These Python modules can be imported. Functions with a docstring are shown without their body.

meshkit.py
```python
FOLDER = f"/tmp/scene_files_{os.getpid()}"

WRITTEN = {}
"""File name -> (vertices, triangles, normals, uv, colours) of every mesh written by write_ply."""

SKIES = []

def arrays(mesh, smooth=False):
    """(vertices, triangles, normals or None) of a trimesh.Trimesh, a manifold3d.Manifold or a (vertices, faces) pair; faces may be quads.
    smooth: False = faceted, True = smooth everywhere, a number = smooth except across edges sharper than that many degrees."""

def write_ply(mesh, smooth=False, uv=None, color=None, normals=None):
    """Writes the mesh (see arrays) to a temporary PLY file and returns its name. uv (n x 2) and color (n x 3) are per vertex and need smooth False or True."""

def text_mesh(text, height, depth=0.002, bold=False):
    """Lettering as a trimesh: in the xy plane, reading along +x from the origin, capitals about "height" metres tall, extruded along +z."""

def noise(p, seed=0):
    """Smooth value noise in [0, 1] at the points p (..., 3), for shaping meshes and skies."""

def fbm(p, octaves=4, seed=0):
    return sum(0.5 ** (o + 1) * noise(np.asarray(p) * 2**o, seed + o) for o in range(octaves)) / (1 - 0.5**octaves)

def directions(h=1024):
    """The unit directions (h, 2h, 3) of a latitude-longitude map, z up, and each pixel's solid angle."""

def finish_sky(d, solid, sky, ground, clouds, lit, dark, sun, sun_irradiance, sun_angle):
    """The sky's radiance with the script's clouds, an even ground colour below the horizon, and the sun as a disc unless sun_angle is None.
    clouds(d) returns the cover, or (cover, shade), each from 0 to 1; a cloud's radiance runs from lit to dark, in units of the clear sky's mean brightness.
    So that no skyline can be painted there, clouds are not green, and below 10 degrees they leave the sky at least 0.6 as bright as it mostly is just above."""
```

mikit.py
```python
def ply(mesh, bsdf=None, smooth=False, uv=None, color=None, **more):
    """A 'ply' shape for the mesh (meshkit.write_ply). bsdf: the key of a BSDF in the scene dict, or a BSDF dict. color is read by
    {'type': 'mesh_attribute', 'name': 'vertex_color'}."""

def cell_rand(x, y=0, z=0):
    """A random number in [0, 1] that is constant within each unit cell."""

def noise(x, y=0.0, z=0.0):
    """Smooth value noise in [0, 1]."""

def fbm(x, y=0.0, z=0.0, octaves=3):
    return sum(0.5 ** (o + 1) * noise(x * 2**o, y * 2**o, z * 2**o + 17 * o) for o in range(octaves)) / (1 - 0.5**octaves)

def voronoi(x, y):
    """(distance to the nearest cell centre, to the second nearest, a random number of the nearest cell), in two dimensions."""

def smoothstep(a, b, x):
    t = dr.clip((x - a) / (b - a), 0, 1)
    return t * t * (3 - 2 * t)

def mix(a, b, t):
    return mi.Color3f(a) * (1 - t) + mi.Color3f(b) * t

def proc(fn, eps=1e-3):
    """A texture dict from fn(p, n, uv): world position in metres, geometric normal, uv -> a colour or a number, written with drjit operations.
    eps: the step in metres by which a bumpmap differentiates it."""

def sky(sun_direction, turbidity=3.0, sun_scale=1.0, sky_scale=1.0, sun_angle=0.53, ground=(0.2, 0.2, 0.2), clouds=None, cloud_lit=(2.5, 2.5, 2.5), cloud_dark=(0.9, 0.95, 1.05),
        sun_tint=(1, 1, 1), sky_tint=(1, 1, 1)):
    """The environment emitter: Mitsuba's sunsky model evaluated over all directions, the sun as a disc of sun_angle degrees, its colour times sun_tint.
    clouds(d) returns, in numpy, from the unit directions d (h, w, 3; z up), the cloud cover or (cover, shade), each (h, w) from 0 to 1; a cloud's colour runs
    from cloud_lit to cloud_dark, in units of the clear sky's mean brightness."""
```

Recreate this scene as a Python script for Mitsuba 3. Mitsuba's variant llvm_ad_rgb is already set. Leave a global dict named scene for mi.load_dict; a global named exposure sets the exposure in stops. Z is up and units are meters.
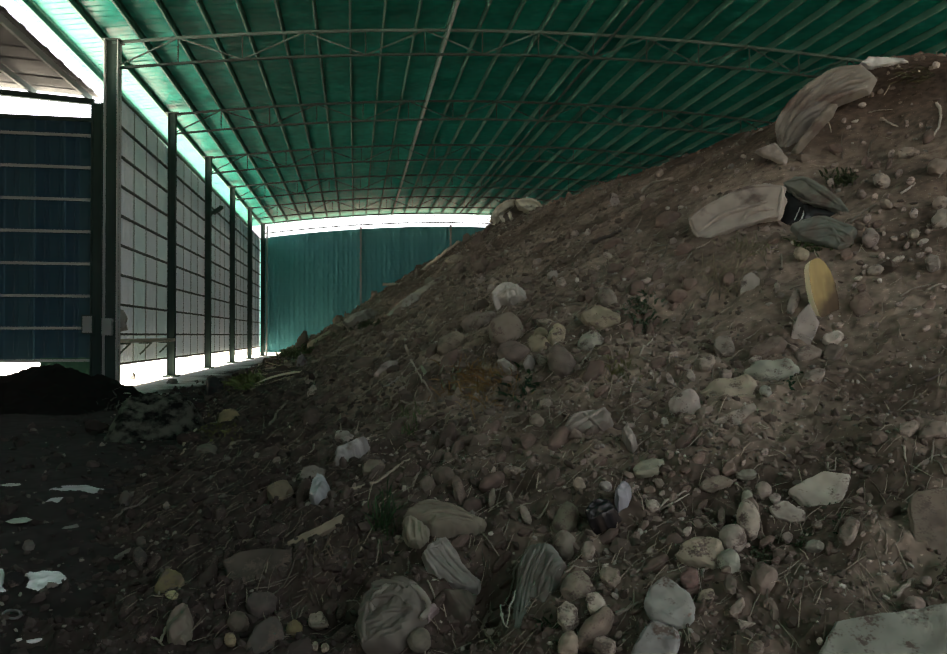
import math, random
import numpy as np, trimesh, manifold3d, shapely, shapely.geometry as sg
import drjit as dr, mitsuba as mi
import mikit, meshkit
from scipy.interpolate import RBFInterpolator
from scipy.ndimage import map_coordinates
from scipy.spatial import Delaunay, cKDTree

T = mi.ScalarTransform4f
scene, labels = {}, {}
rng = np.random.default_rng(7)

# ------------------------------------------------------------------ camera, sky, exposure
F = 720.0                                   # focal length in pixels of the 947 x 654 frame
W, H = 947, 654
CAM = np.array([0.0, 0.0, 1.43])
YAW, PITCH = math.radians(9.35), math.atan(8 / F)
FWD = np.array([math.sin(YAW) * math.cos(PITCH), math.cos(YAW) * math.cos(PITCH), math.sin(PITCH)])
RIGHT = np.array([math.cos(YAW), -math.sin(YAW), 0.0])
UP = np.cross(RIGHT, FWD)
scene['camera'] = {'type': 'perspective', 'fov': math.degrees(2 * math.atan(W / 2 / F)), 'fov_axis': 'x', 'near_clip': 0.05, 'far_clip': 500.0,
                   'to_world': T().look_at(origin=CAM.tolist(), target=(CAM + FWD).tolist(), up=[0, 0, 1])}
scene['sky'] = mikit.sky((-0.46, 0.10, 0.88), turbidity=4.0, sun_scale=2.8, sky_scale=1.0, ground=(0.3, 0.29, 0.27), sky_tint=(1.07, 0.96, 1.0), sun_tint=(1.0, 1.0, 0.96),
                         clouds=lambda d: 0.9 * np.clip(meshkit.fbm(d * 3.0, 4, 5) * 1.5 + 0.1, 0, 1), cloud_lit=(1.75, 1.70, 1.65), cloud_dark=(1.05, 1.02, 1.0))
exposure = 3.8
ROOF_FRONT = -7.0                           # the shed is open at this end, behind the camera


def rays(px, py):
    x, y = (np.asarray(px, float) - W / 2) / F, (H / 2 - np.asarray(py, float)) / F
    return FWD + x[..., None] * RIGHT + y[..., None] * UP


def at(px, py, t):
    return CAM + rays(px, py) * np.asarray(t, float)[..., None]


# ------------------------------------------------------------------ materials
def bsdf(name, d):
    scene['material_' + name] = d


def rgb(c):
    return {'type': 'rgb', 'value': [float(v) for v in c]}


VC = {'type': 'mesh_attribute', 'name': 'vertex_color'}


def principled(color, rough=0.9, **k):
    return {'type': 'principled', 'base_color': color if isinstance(color, dict) else rgb(color), 'roughness': rough, 'specular': k.pop('specular', 0.3), **k}


def two(d):
    return {'type': 'twosided', 'bsdf': d}


def bump(d, fn, scale=1.0, eps=2e-3):
    return {'type': 'bumpmap', 'arbitrary': mikit.proc(fn, eps), 'scale': scale, 'bsdf': d}


def soil_color(p, n, uv):
    a = mikit.fbm(p.x * 1.3, p.y * 1.3, p.z * 1.3, 4)
    b = mikit.fbm(p.x * 14 + 5, p.y * 14, p.z * 14, 4)
    c = mikit.noise(p.x * 70, p.y * 70, p.z * 70)
    # darker mud towards the left toe of the heap, lighter brown earth up to the right
    blackish = mikit.smoothstep(2.2, -0.8, p.x + 0.12 * (p.y - 4) + 0.12 * p.z + (a - 0.5) * 2.2)
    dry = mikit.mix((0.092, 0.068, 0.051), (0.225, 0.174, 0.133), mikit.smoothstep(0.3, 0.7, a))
    dry = mikit.mix(dry, dry * mi.Color3f(0.50, 0.46, 0.45), mikit.smoothstep(3.3, 4.2, p.z + (a - 0.5) * 1.5) * mikit.smoothstep(4.5, 6.0, p.x))      # darker earth on the top
    col = mikit.mix(dry, mi.Color3f(0.042, 0.031, 0.027), blackish)
    col = col * (0.25 + 1.5 * b)
    speck = mikit.smoothstep(0.86, 0.95, c)
    return mikit.mix(col, col * 2.2 + 0.01, speck)


def soil_bump(p, n, uv):
    return 0.030 * mikit.fbm(p.x * 26, p.y * 26, p.z * 26, 4)


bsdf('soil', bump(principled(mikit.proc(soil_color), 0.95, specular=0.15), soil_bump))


def floor_color(p, n, uv):
    a = mikit.fbm(p.x * 0.9, p.y * 0.9, 0, 4)
    b = mikit.fbm(p.x * 9, p.y * 9, 3, 3)
    mud = mi.Color3f(0.021, 0.0145, 0.0145) * (0.5 + b)
    pale = mi.Color3f(0.42, 0.42, 0.40) * (0.75 + 0.5 * b)
    k = mikit.smoothstep(-4.3, -5.4, p.x + (a - 0.5) * 2.0) * mikit.smoothstep(16.5, 18.5, p.y + (a - 0.5) * 2)
    return mikit.mix(mud, pale, k)


bsdf('mud', bump(principled(mikit.proc(floor_color), 0.8, specular=0.25), soil_bump))
def yard_color(p, n, uv):
    a = mikit.fbm(p.x * 0.4, p.y * 0.4, 0, 3)
    pale = mikit.smoothstep(-4.0, -6.0, p.x + (a - 0.5)) * mikit.smoothstep(56.0, 52.0, p.y + a)
    return mikit.mix(mi.Color3f(0.13, 0.125, 0.11) * (0.7 + 0.6 * a), mi.Color3f(0.76, 0.75, 0.73) * (0.85 + 0.3 * a), pale)  # unseen ground in front and behind made dark to cut bounce light


bsdf('yard', principled(mikit.proc(yard_color), 0.95))


def mossy_color(p, n, uv):
    b = mikit.smoothstep(0.3, 0.7, mikit.fbm(p.x * 9, p.y * 9, p.z * 9, 4))
    return mikit.mix((0.006, 0.007, 0.006), (0.085, 0.088, 0.07), b)


bsdf('mossy', bump(principled(mikit.proc(mossy_color), 0.95, specular=0.1), soil_bump))
bsdf('mud_dark', bump(principled((0.010, 0.0085, 0.008), 0.9, specular=0.1), soil_bump))


def green_color(p, n, uv):
    a = mikit.fbm(p.x * 0.7, p.y * 2.3, 1, 3)
    b = mikit.noise(p.x * 6, p.y * 6, 2)
    return mikit.mix((0.009, 0.180, 0.140), (0.014, 0.255, 0.198), a) * (0.85 + 0.3 * b)


bsdf('green_sheet', two(principled(mikit.proc(green_color), 0.45, specular=0.4)))
bsdf('steel', two(principled((0.030, 0.048, 0.043), 0.7, specular=0.1)))
bsdf('pale_steel', two(principled((0.22, 0.235, 0.23), 0.55, specular=0.4)))
bsdf('purlin', two(principled((0.03, 0.10, 0.075), 0.6, specular=0.2)))
bsdf('flange', two(principled((0.075, 0.15, 0.125), 0.6, specular=0.2)))  # purlin web dark, flange pale: shade and light put into the colours
bsdf('skylit_flange', two(principled((0.34, 0.35, 0.35), 0.6, specular=0.3)))  # pale flanges of the first column: skylight put into the colour
bsdf('timber', two(principled((0.42, 0.38, 0.31), 0.8, specular=0.2)))
bsdf('truss_steel', two(principled((0.065, 0.105, 0.092), 0.6, specular=0.2)))
bsdf('rail_steel', two(principled((0.06, 0.066, 0.065), 0.6, specular=0.3)))
bsdf('grey_roof', two(principled((0.15, 0.15, 0.15), 0.7)))
# the neighbouring roof: weathered grey underneath; unseen top brightened to bounce sun upwards
bsdf('two_faced_roof', {'type': 'twosided', 'under': principled((0.075, 0.075, 0.078), 0.7), 'top': principled((0.85, 0.85, 0.84), 0.6)})
for i, c in enumerate([(0.52, 0.60, 0.66), (0.46, 0.55, 0.60), (0.56, 0.61, 0.66), (0.45, 0.59, 0.62)]):
    bsdf(f'wall_sheet_{i}', {'type': 'principledthin', 'base_color': rgb(c), 'roughness': 0.6, 'diff_trans': 0.016})
for i, c in enumerate([(0.018, 0.046, 0.064), (0.022, 0.054, 0.070), (0.016, 0.041, 0.062)]):
    bsdf(f'blue_sheet_{i}', two(principled(c, 0.6, specular=0.15)))
for i, c in enumerate([(0.07, 0.26, 0.28), (0.062, 0.24, 0.26)]):
    bsdf(f'teal_sheet_{i}', two(principled(c, 0.6)))
bsdf('patch_green', two(principled((0.03, 0.09, 0.05), 0.7)))


def stone_bump(p, n, uv):
    return 0.010 * mikit.fbm(p.x * 45, p.y * 45, p.z * 45, 3)


def smear(lo, hi, fs, grit=0.28):
    def fn(p, n, uv):
        a = mikit.fbm(p.x * fs, p.y * fs, p.z * fs, 4)
        b = mikit.noise(p.x * fs * 9, p.y * fs * 9, p.z * fs * 9)
        return mikit.smoothstep(lo, hi, a + grit * (b - 0.5))
    return mikit.proc(fn)


EARTH = {'type': 'rgb', 'value': [0.105, 0.080, 0.066]}
bsdf('stone', {'type': 'blendbsdf', 'weight': smear(0.53, 0.78, 17.0), 'a': bump(principled(VC, 0.9, specular=0.2), stone_bump), 'b': bump(principled(EARTH, 0.95, specular=0.1), stone_bump)})
bsdf('rubble', principled(VC, 0.95, specular=0.1))
bsdf('cloth', {'type': 'blendbsdf', 'weight': smear(0.52, 0.80, 5.0, 0.06), 'a': two(principled(VC, 0.9, specular=0.1)), 'b': two(principled(EARTH, 0.95, specular=0.1))})
bsdf('plastic', two(principled(VC, 0.45, specular=0.5)))
bsdf('wood', two(principled(VC, 0.8, specular=0.2)))
bsdf('blade', two(principled(VC, 0.7, specular=0.2)))


def water_bump(p, n, uv):
    return 0.012 * mikit.fbm(p.x * 14, p.y * 14, 0, 3)


bsdf('water', bump({'type': 'principled', 'base_color': rgb((0.02, 0.018, 0.016)), 'roughness': 0.08, 'specular': 0.6}, water_bump))


# ------------------------------------------------------------------ helpers for entries
def fresh(name):
    used = lambda k: k in scene or k in labels or any(s.startswith(k + '__') for s in scene)
    if not used(name):
        return name
    i = COUNT.get(name, 0) + 1
    while used(f'{name}_{i:03d}'):
        i += 1
    COUNT[name] = i
    return f'{name}_{i:03d}'


COUNT = {}
TAKEN = set()


def key_for(name):
    if name not in TAKEN:
        TAKEN.add(name)
        return name
    i = COUNT.get(name, 0) + 1
    while f'{name}_{i:03d}' in TAKEN:
        i += 1
    COUNT[name] = i
    k = f'{name}_{i:03d}'
    TAKEN.add(k)
    return k


def thing(name, label=None, cat=None, group=None, kind=None):
    k = key_for(name)
    labels[k] = {a: b for a, b in (('label', label), ('category', cat), ('group', group), ('kind', kind)) if b}
    return k


def put(key, mesh, mat, smooth=False, color=None):
    scene[key] = mikit.ply(mesh, 'material_' + mat, smooth, color=color)
    return key


def part(parent, name, mesh, mat, smooth=False, color=None, label=None, kind=None):
    k = key_for(parent + '__' + name)
    put(k, mesh, mat, smooth, color)
    if label or kind:
        labels[k] = {a: b for a, b in (('label', label), ('kind', kind)) if b}
    return k


def box(x0, x1, y0, y1, z0, z1):
    m = trimesh.creation.box((x1 - x0, y1 - y0, z1 - z0))
    m.apply_translation(((x0 + x1) / 2, (y0 + y1) / 2, (z0 + z1) / 2))
    return m


def bar(a, b, w, h, up=(0, 0, 1)):
    """A rectangular bar from a to b, w wide and h high."""
    a, b = np.asarray(a, float), np.asarray(b, float)
    d = b - a
    L = np.linalg.norm(d)
    d /= L
    s = np.cross(d, up)
    if np.linalg.norm(s) < 1e-6:
        s = np.array([1.0, 0, 0])
    s /= np.linalg.norm(s)
    u = np.cross(s, d)
    m = trimesh.creation.box((w, L, h))
    M = np.eye(4)
    M[:3, 0], M[:3, 1], M[:3, 2], M[:3, 3] = s, d, u, (a + b) / 2
    m.apply_transform(M)
    return m


def cat(ms):
    return trimesh.util.concatenate(ms)


def tube(points, radii, sides=7, closed=True):
    p = np.asarray(points, float)
    r = np.broadcast_to(np.asarray(radii, float), (len(p),))
    t = np.gradient(p, axis=0)
    t /= np.linalg.norm(t, axis=1, keepdims=True) + 1e-12
    ref = np.array([0.3, 0.2, 1.0]) if abs(t[:, 2]).mean() < 0.8 else np.array([1.0, 0.1, 0])
    a = np.cross(t, ref)
    a /= np.linalg.norm(a, axis=1, keepdims=True) + 1e-12
    b = np.cross(t, a)
    g = np.arange(sides) * 2 * np.pi / sides
    v = p[:, None] + r[:, None, None] * (np.cos(g)[None, :, None] * a[:, None] + np.sin(g)[None, :, None] * b[:, None])
    n = len(p)
    i, j = np.meshgrid(np.arange(n - 1), np.arange(sides), indexing='ij')
    q = np.stack([i * sides + j, i * sides + (j + 1) % sides, (i + 1) * sides + (j + 1) % sides, (i + 1) * sides + j], -1).reshape(-1, 4)
    f = np.vstack([q[:, [0, 1, 2]], q[:, [0, 2, 3]]])
    v = np.vstack([v.reshape(-1, 3), p[0], p[-1]])
    j = np.arange(sides)
    c0 = np.stack([np.full(sides, n * sides), (j + 1) % sides, j], 1)
    c1 = np.stack([np.full(sides, n * sides + 1), (n - 1) * sides + j, (n - 1) * sides + (j + 1) % sides], 1)
    return trimesh.Trimesh(v, np.vstack([f, c0, c1]), process=False)


# ------------------------------------------------------------------ the heap's surface
CTRL = [  # pixel x, pixel y, depth: points of the visible slope
    (330, 654, 3.05), (473, 654, 2.8), (620, 654, 2.6), (780, 654, 2.42), (947, 654, 2.3),
    (250, 560, 4.05), (400, 575, 3.5), (550, 575, 3.15), (700, 575, 2.9), (850, 575, 2.7), (947, 575, 2.6),
    (220, 490, 5.7), (330, 500, 4.5), (473, 500, 3.95), (620, 500, 3.6), (780, 500, 3.3), (947, 500, 3.05),
    (250, 425, 9.5), (330, 420, 7.4), (400, 415, 6.4), (473, 410, 5.7), (620, 410, 4.8), (780, 410, 4.2), (947, 410, 3.75),
    (270, 385, 14), (300, 370, 14.5), (350, 350, 13), (400, 335, 11), (473, 335, 8.3), (620, 335, 6.2), (780, 335, 5.2), (947, 335, 4.6),
    (300, 346, 23), (345, 320, 23), (390, 287, 25), (440, 285, 15), (500, 280, 10.6), (620, 285, 7.5), (780, 280, 6.1), (947, 280, 5.25),
    (440, 257, 25), (490, 230, 25), (560, 225, 13.5), (620, 225, 9.8), (700, 225, 8.0), (780, 225, 7.0), (947, 225, 6.0),
    (560, 207, 21), (600, 190, 18), (650, 171, 15.5), (700, 170, 10.6), (780, 170, 8.1), (860, 170, 7.4), (947, 170, 6.8),
    (700, 152, 13.5), (740, 138, 12), (780, 120, 10.5), (870, 120, 8.2), (947, 115, 7.5), (820, 90, 9.3), (870, 66, 9.0), (947, 58, 8.6), (910, 60, 8.8)]
TOE = [(90, 640, 0), (100, 590, 0), (105, 560, 0), (125, 510, 0), (160, 465, 0), (190, 430, 0), (212, 404, 0), (232, 390, 0), (255, 372, 0)]
pts = [at(x, y, t) for x, y, t in CTRL]
for x, y, _ in TOE:
    d = rays(x, y)
    p = CAM + d * (-(CAM[2]) / d[2])
    pts += [p + [0, 0, 0.02], p + [-1.3 - 0.03 * p[1], 0, -0.35]]
sil = [(490, 228, 25), (560, 207, 21), (650, 171, 15.5), (740, 138, 12), (780, 112, 10.5), (870, 64, 9.0), (947, 57, 8.6)]
for x, y, t in sil:                                            # a plateau behind the crest, then down the far side
    p, d = at(x, y, t), rays(x, y)
    pts += [at(x, y, t + 3) * [1, 1, 0] + [0, 0, p[2] + 0.1], at(x, y, t + 10) * [1, 1, 0] + [0, 0, p[2] - 1.5]]
pts += [np.array(p) for p in [(0, 0.2, -0.15), (-1.2, 1.0, -0.35), (1.4, 0.6, 0.05), (3.5, 0.3, 0.35), (-3, -1, -0.5), (6, 0.5, 1.6), (9, 3, 3.8), (12, 6, 5.0),
                              (-1.0, 33, 0.6), (-6, 36, -0.4), (4, 42, 1.0), (12, 44, 1.0), (20, 40, 1.0), (22, 20, 2.5), (21, 8, 3.0), (-5, 28, -0.3), (-4.9, 22, -0.3)]]
pts = np.array(pts)
_rbf = RBFInterpolator(pts[:, :2] / 10, pts[:, 2], kernel='thin_plate_spline', smoothing=0.002)
GX0, GX1, GY0, GY1, GS = -12.0, 24.0, -2.0, 44.0, 0.05
_gx, _gy = np.arange(GX0, GX1 + GS / 2, GS), np.arange(GY0, GY1 + GS / 2, GS)
_cx, _cy = np.arange(GX0, GX1 + 0.1, 0.2), np.arange(GY0, GY1 + 0.1, 0.2)
_cg = np.stack(np.meshgrid(_cx, _cy, indexing='ij'), -1)
_cz = _rbf(_cg.reshape(-1, 2) / 10).reshape(_cg.shape[:2])
_fg = np.stack(np.meshgrid(_gx, _gy, indexing='ij'), -1)
_z = map_coordinates(_cz, [(_fg[..., 0] - GX0) / 0.2, (_fg[..., 1] - GY0) / 0.2], order=3, mode='nearest')
_z = 5.7 - np.logaddexp(0, (5.7 - _z) * 4) / 4 * -1 if False else np.minimum(_z, 5.8)
_p3 = np.concatenate([_fg, _z[..., None]], -1)
_hump = (meshkit.fbm(_p3 * 1.1, 3, 3) - 0.5) * 0.28 + (meshkit.fbm(_p3 * 3.4, 3, 11) - 0.5) * 0.13
HEAP = _z + _hump * np.clip((_z + 0.4) / 0.8, 0.15, 1)


def heap_z(x, y):
    return map_coordinates(HEAP, [(np.asarray(x) - GX0) / GS, (np.asarray(y) - GY0) / GS], order=1, mode='nearest')


def ground_z(x, y):
    p = np.stack([x, y, np.zeros_like(x)], -1)
    return (meshkit.fbm(p * 0.8, 3, 21) - 0.5) * 0.12 * np.clip((np.asarray(x) + 6.2) / 1.5, 0, 1) - 0.01


def surf_z(x, y):
    return np.maximum(heap_z(x, y), ground_z(x, y))


_TT = np.geomspace(1.3, 45, 900)


def hit(px, py):
    """Where the rays through these pixels meet the heap or the floor: points, normals, depths."""
    px, py = np.atleast_1d(np.asarray(px, float)), np.atleast_1d(np.asarray(py, float))
    d = rays(px, py)
    P = CAM + d[:, None] * _TT[None, :, None]
    below = P[..., 2] < surf_z(P[..., 0], P[..., 1])
    k = np.where(below.any(1), below.argmax(1), len(_TT) - 1)
    lo, hi = _TT[np.maximum(k - 1, 0)], _TT[k]
    for _ in range(12):
        mid = (lo + hi) / 2
        p = CAM + d * mid[:, None]
        b = p[:, 2] < surf_z(p[:, 0], p[:, 1])
        lo, hi = np.where(b, lo, mid), np.where(b, mid, hi)
    p = CAM + d * hi[:, None]
    e = 0.12
    gx = (surf_z(p[:, 0] + e, p[:, 1]) - surf_z(p[:, 0] - e, p[:, 1])) / (2 * e)
    gy = (surf_z(p[:, 0], p[:, 1] + e) - surf_z(p[:, 0], p[:, 1] - e)) / (2 * e)
    n = np.stack([-gx, -gy, np.ones_like(gx)], -1)
    return p, n / np.linalg.norm(n, axis=1, keepdims=True), hi


for _x, _y, _r, _h in ((496, 578, 0.20, 0.20), (466, 628, 0.15, 0.12), (345, 600, 0.16, 0.10), (803, 210, 0.35, 0.18), (470, 505, 0.2, 0.08), (726, 420, 0.3, -0.05), (690, 310, 0.45, 0.14), (835, 330, 0.4, 0.10),
                       (905, 450, 0.35, -0.07), (925, 600, 0.2, 0.08), (790, 340, 0.25, -0.06), (620, 300, 0.4, -0.10), (510, 335, 0.5, -0.10), (430, 600, 0.15, -0.05), (300, 600, 0.25, 0.08), (850, 150, 0.6, 0.15)):
    _q = hit(_x, _y)[0][0]                               # hollows and humps in the slope
    HEAP = HEAP - _h * np.exp(-((_fg[..., 0] - _q[0]) ** 2 + (_fg[..., 1] - _q[1]) ** 2) / _r ** 2)


def ridged(p, seed):
    return 1 - np.abs(2 * meshkit.noise(p, seed) - 1)


# ------------------------------------------------------------------ floor, yard, heap
def polar(r0, r1, nr, a0, a1, na, zfun):
    r, a = np.geomspace(r0, r1, nr), np.radians(np.linspace(a0, a1, na))
    R, A = np.meshgrid(r, a, indexing='ij')
    x, y = R * np.sin(A), R * np.cos(A)
    v = np.stack([x, y, zfun(x, y)], -1).reshape(-1, 3)
    i, j = np.meshgrid(np.arange(nr - 1), np.arange(na - 1), indexing='ij')
    q = np.stack([i * na + j, i * na + j + 1, (i + 1) * na + j + 1, (i + 1) * na + j], -1).reshape(-1, 4)
    f = np.vstack([q[:, [0, 1, 2]], q[:, [0, 2, 3]]])
    return v, f


def floor_fun(x, y):
    z = ground_z(x, y)
    p = np.stack([x, y, z], -1)
    k = np.clip((x + 5.2) / 1.2, 0, 1)
    return z + k * ((meshkit.fbm(p * 4, 3, 31) - 0.5) * 0.09 + (meshkit.fbm(p * 14, 3, 33) - 0.5) * 0.03)


v, f = polar(0.8, 60, 260, -75, 40, 420, floor_fun)
keep = (v[f][:, :, 0] > -6.75).all(1) & (v[f][:, :, 1] < 52).all(1) | ((v[f][:, :, 1] < 19.8).all(1) & (v[f][:, :, 0] > -24).all(1))
m = trimesh.Trimesh(v, f[keep], process=False)
m.remove_unreferenced_vertices()
thing('floor', 'dark damp mud floor of the shed', kind='structure')
put('floor', m, 'mud', True)
m = trimesh.Trimesh(*polar(0.6, 240, 30, -180, 180, 73, lambda x, y: np.full_like(x, -0.2) + 0.16 * ((x < -6.0) & (y > 19.5) | (y > 53) | (y < -11) | (x > 25))), process=False)
thing('ground', 'pale open yard around the shed', kind='structure')
put('ground', m, 'yard', True)


def heap_fun(x, y):
    z = heap_z(x, y)
    p = np.stack([x, y, z], -1)
    lump = meshkit.fbm(p * 9, 3, 41)
    fine = meshkit.fbm(p * 30, 3, 43)
    s = np.stack([x * 2.0 - y * 0.4, y * 6 + x, z * 5], -1)
    streak = ridged(s * 1.4, 45) * np.clip(1.4 - 0.35 * (x - 0.05 * y), 0.15, 1)
    big = ridged(p * 5.5, 47)
    near = np.clip(1.15 - 0.20 * (x - 0.1 * y), 0.25, 1)
    return z + near * ((lump - 0.5) * 0.10 + (big - 0.5) * 0.03) + (fine - 0.5) * 0.03 + streak * 0.03 - 0.02


v, f = polar(1.5, 42, 560, -34, 78, 900, heap_fun)
keep = (v[f][:, :, 2] > -0.12).any(1) & (v[f][:, :, 1] < 43).all(1) & (v[f][:, :, 0] < 23).all(1)
m = trimesh.Trimesh(v, f[keep], process=False)
m.remove_unreferenced_vertices()
thing('soil_heap', 'huge heap of dark brown soil and rubble rising to the right under the green roof', 'soil heap', kind='stuff')
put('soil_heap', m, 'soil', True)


# ------------------------------------------------------------------ the shed
XL, YB, BAY = -6.4, 51.35, 6.25
XR = 23.4
FRAMES = [20.1 + BAY * k for k in range(6)]
ALL_FRAMES = [20.1 - BAY * k for k in (4, 3, 2, 1)] + FRAMES


def roof_z(x):
    return 10.5 - 1.15 * ((np.asarray(x, float) - 8.5) / 15) ** 2


thing('ceiling', 'green sheet roof seen from below', kind='structure')
# sheets: ribs run across the shed, one length after another
EDGES = np.linspace(-7.75, 24.6, 5)
sy = np.arange(ROOF_FRONT, YB + 1.2, 2.085)
for iy, y0 in enumerate(sy):
    for ix in range(4):
        xs = np.linspace(EDGES[ix] - 0.03, EDGES[ix + 1] + 0.03, 10)
        prof = []
        n_rib = 7
        pitch = 2.085 / n_rib
        for k in range(n_rib):
            b = y0 + k * pitch
            prof += [(b, 0), (b + pitch * 0.62, 0), (b + pitch * 0.72, 0.014), (b + pitch * 0.90, 0.014)]
        prof.append((y0 + 2.085 + 0.06, 0.0))
        prof = np.array(prof)
        jig = 0.008 * (iy % 2)
        v = np.array([[x, y, roof_z(x) + z + jig + 0.01 * (ix % 2)] for x in xs for y, z in prof])
        n = len(prof)
        i, j = np.meshgrid(np.arange(len(xs) - 1), np.arange(n - 1), indexing='ij')
        q = np.stack([i * n + j, (i + 1) * n + j, (i + 1) * n + j + 1, i * n + j + 1], -1).reshape(-1, 4)
        part('ceiling', 'roof_sheet', (v, q), 'green_sheet')
for k, x in enumerate(np.arange(-7.45, 24.4, 0.91)):     # purlins
    z = float(roof_z(x)) - 0.02
    h, w = 0.20, 0.07
    # a C section: web and two flanges
    m = cat([box(x - 0.006, x + 0.006, ROOF_FRONT, YB + 1, z - h, z), box(x, x + w, ROOF_FRONT, YB + 1, z - 0.012, z)])
    pk = part('ceiling', 'purlin', m, 'purlin')
    part(pk, 'lower_flange', box(x - 0.006, x + w * 0.6, ROOF_FRONT, YB + 1, z - h - 0.012, z - h), 'flange')


def truss(y, which, visible):
    k = thing('roof_truss', f'dark steel roof truss with braced chords, {which}', 'roof truss')
    xs = np.linspace(XL + 0.1, XR - 0.1, 19)
    top = np.stack([xs, np.full_like(xs, y), roof_z(xs) - 0.28], -1)
    bot = top - [0, 0, 0.68]
    part(k, 'top_chord', cat([bar(a, b, 0.06, 0.07) for a, b in zip(top[:-1], top[1:])]), 'truss_steel' if visible == 0 else 'steel')
    part(k, 'bottom_chord', cat([bar(a, b, 0.06, 0.06) for a, b in zip(bot[:-1], bot[1:])]), 'steel')
    for i in range(len(xs)):
        part(k, 'post', bar(bot[i], top[i], 0.03, 0.03), 'steel')
    for i in range(0, len(xs) - 1):
        a, b = (top[i], bot[i + 1]) if i % 2 else (bot[i], top[i + 1])
        part(k, 'brace', bar(a, b, 0.032, 0.032), 'truss_steel' if visible == 0 and i < 7 else 'steel')


NTH = ['nearest, level with the thick column', 'second from the front', 'third from the front', 'fourth from the front', 'next to last towards the back wall', 'last, right above the back wall']
for i, y in enumerate(FRAMES):
    truss(y, NTH[i], i)
for i, y in enumerate([y for y in ALL_FRAMES if y < 20]):
    truss(y, ['over the open end', 'over the front slope of the heap', 'above the heap crest', 'just outside the top of the view'][i], 9)
# long ties that run with the purlins
for x, dz in ((2.6, 0.34), (7.4, 0.34)):
    k = thing('roof_tie', ['pale lengthwise roof tie down the middle of the green roof', 'dark lengthwise roof tie over the heap'][x > 5], 'roof tie')
    put(k, bar((x, ROOF_FRONT + 1, float(roof_z(x)) - dz), (x, YB, float(roof_z(x)) - dz), 0.06, 0.06), 'pale_steel' if x < 5 else 'steel')


def h_column(x, y, z1, w=0.26, d=0.26, z0=-0.1):
    t = 0.018
    return [('web', box(x - d / 2, x + d / 2, y - t / 2, y + t / 2, z0, z1)), ('flange', box(x - d / 2, x - d / 2 + t, y - w / 2, y + w / 2, z0, z1)),
            ('flange', box(x + d / 2 - t, x + d / 2, y - w / 2, y + w / 2, z0, z1)), ('base_plate', box(x - 0.24, x + 0.24, y - 0.24, y + 0.24, -0.03, 0.035))]


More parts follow.
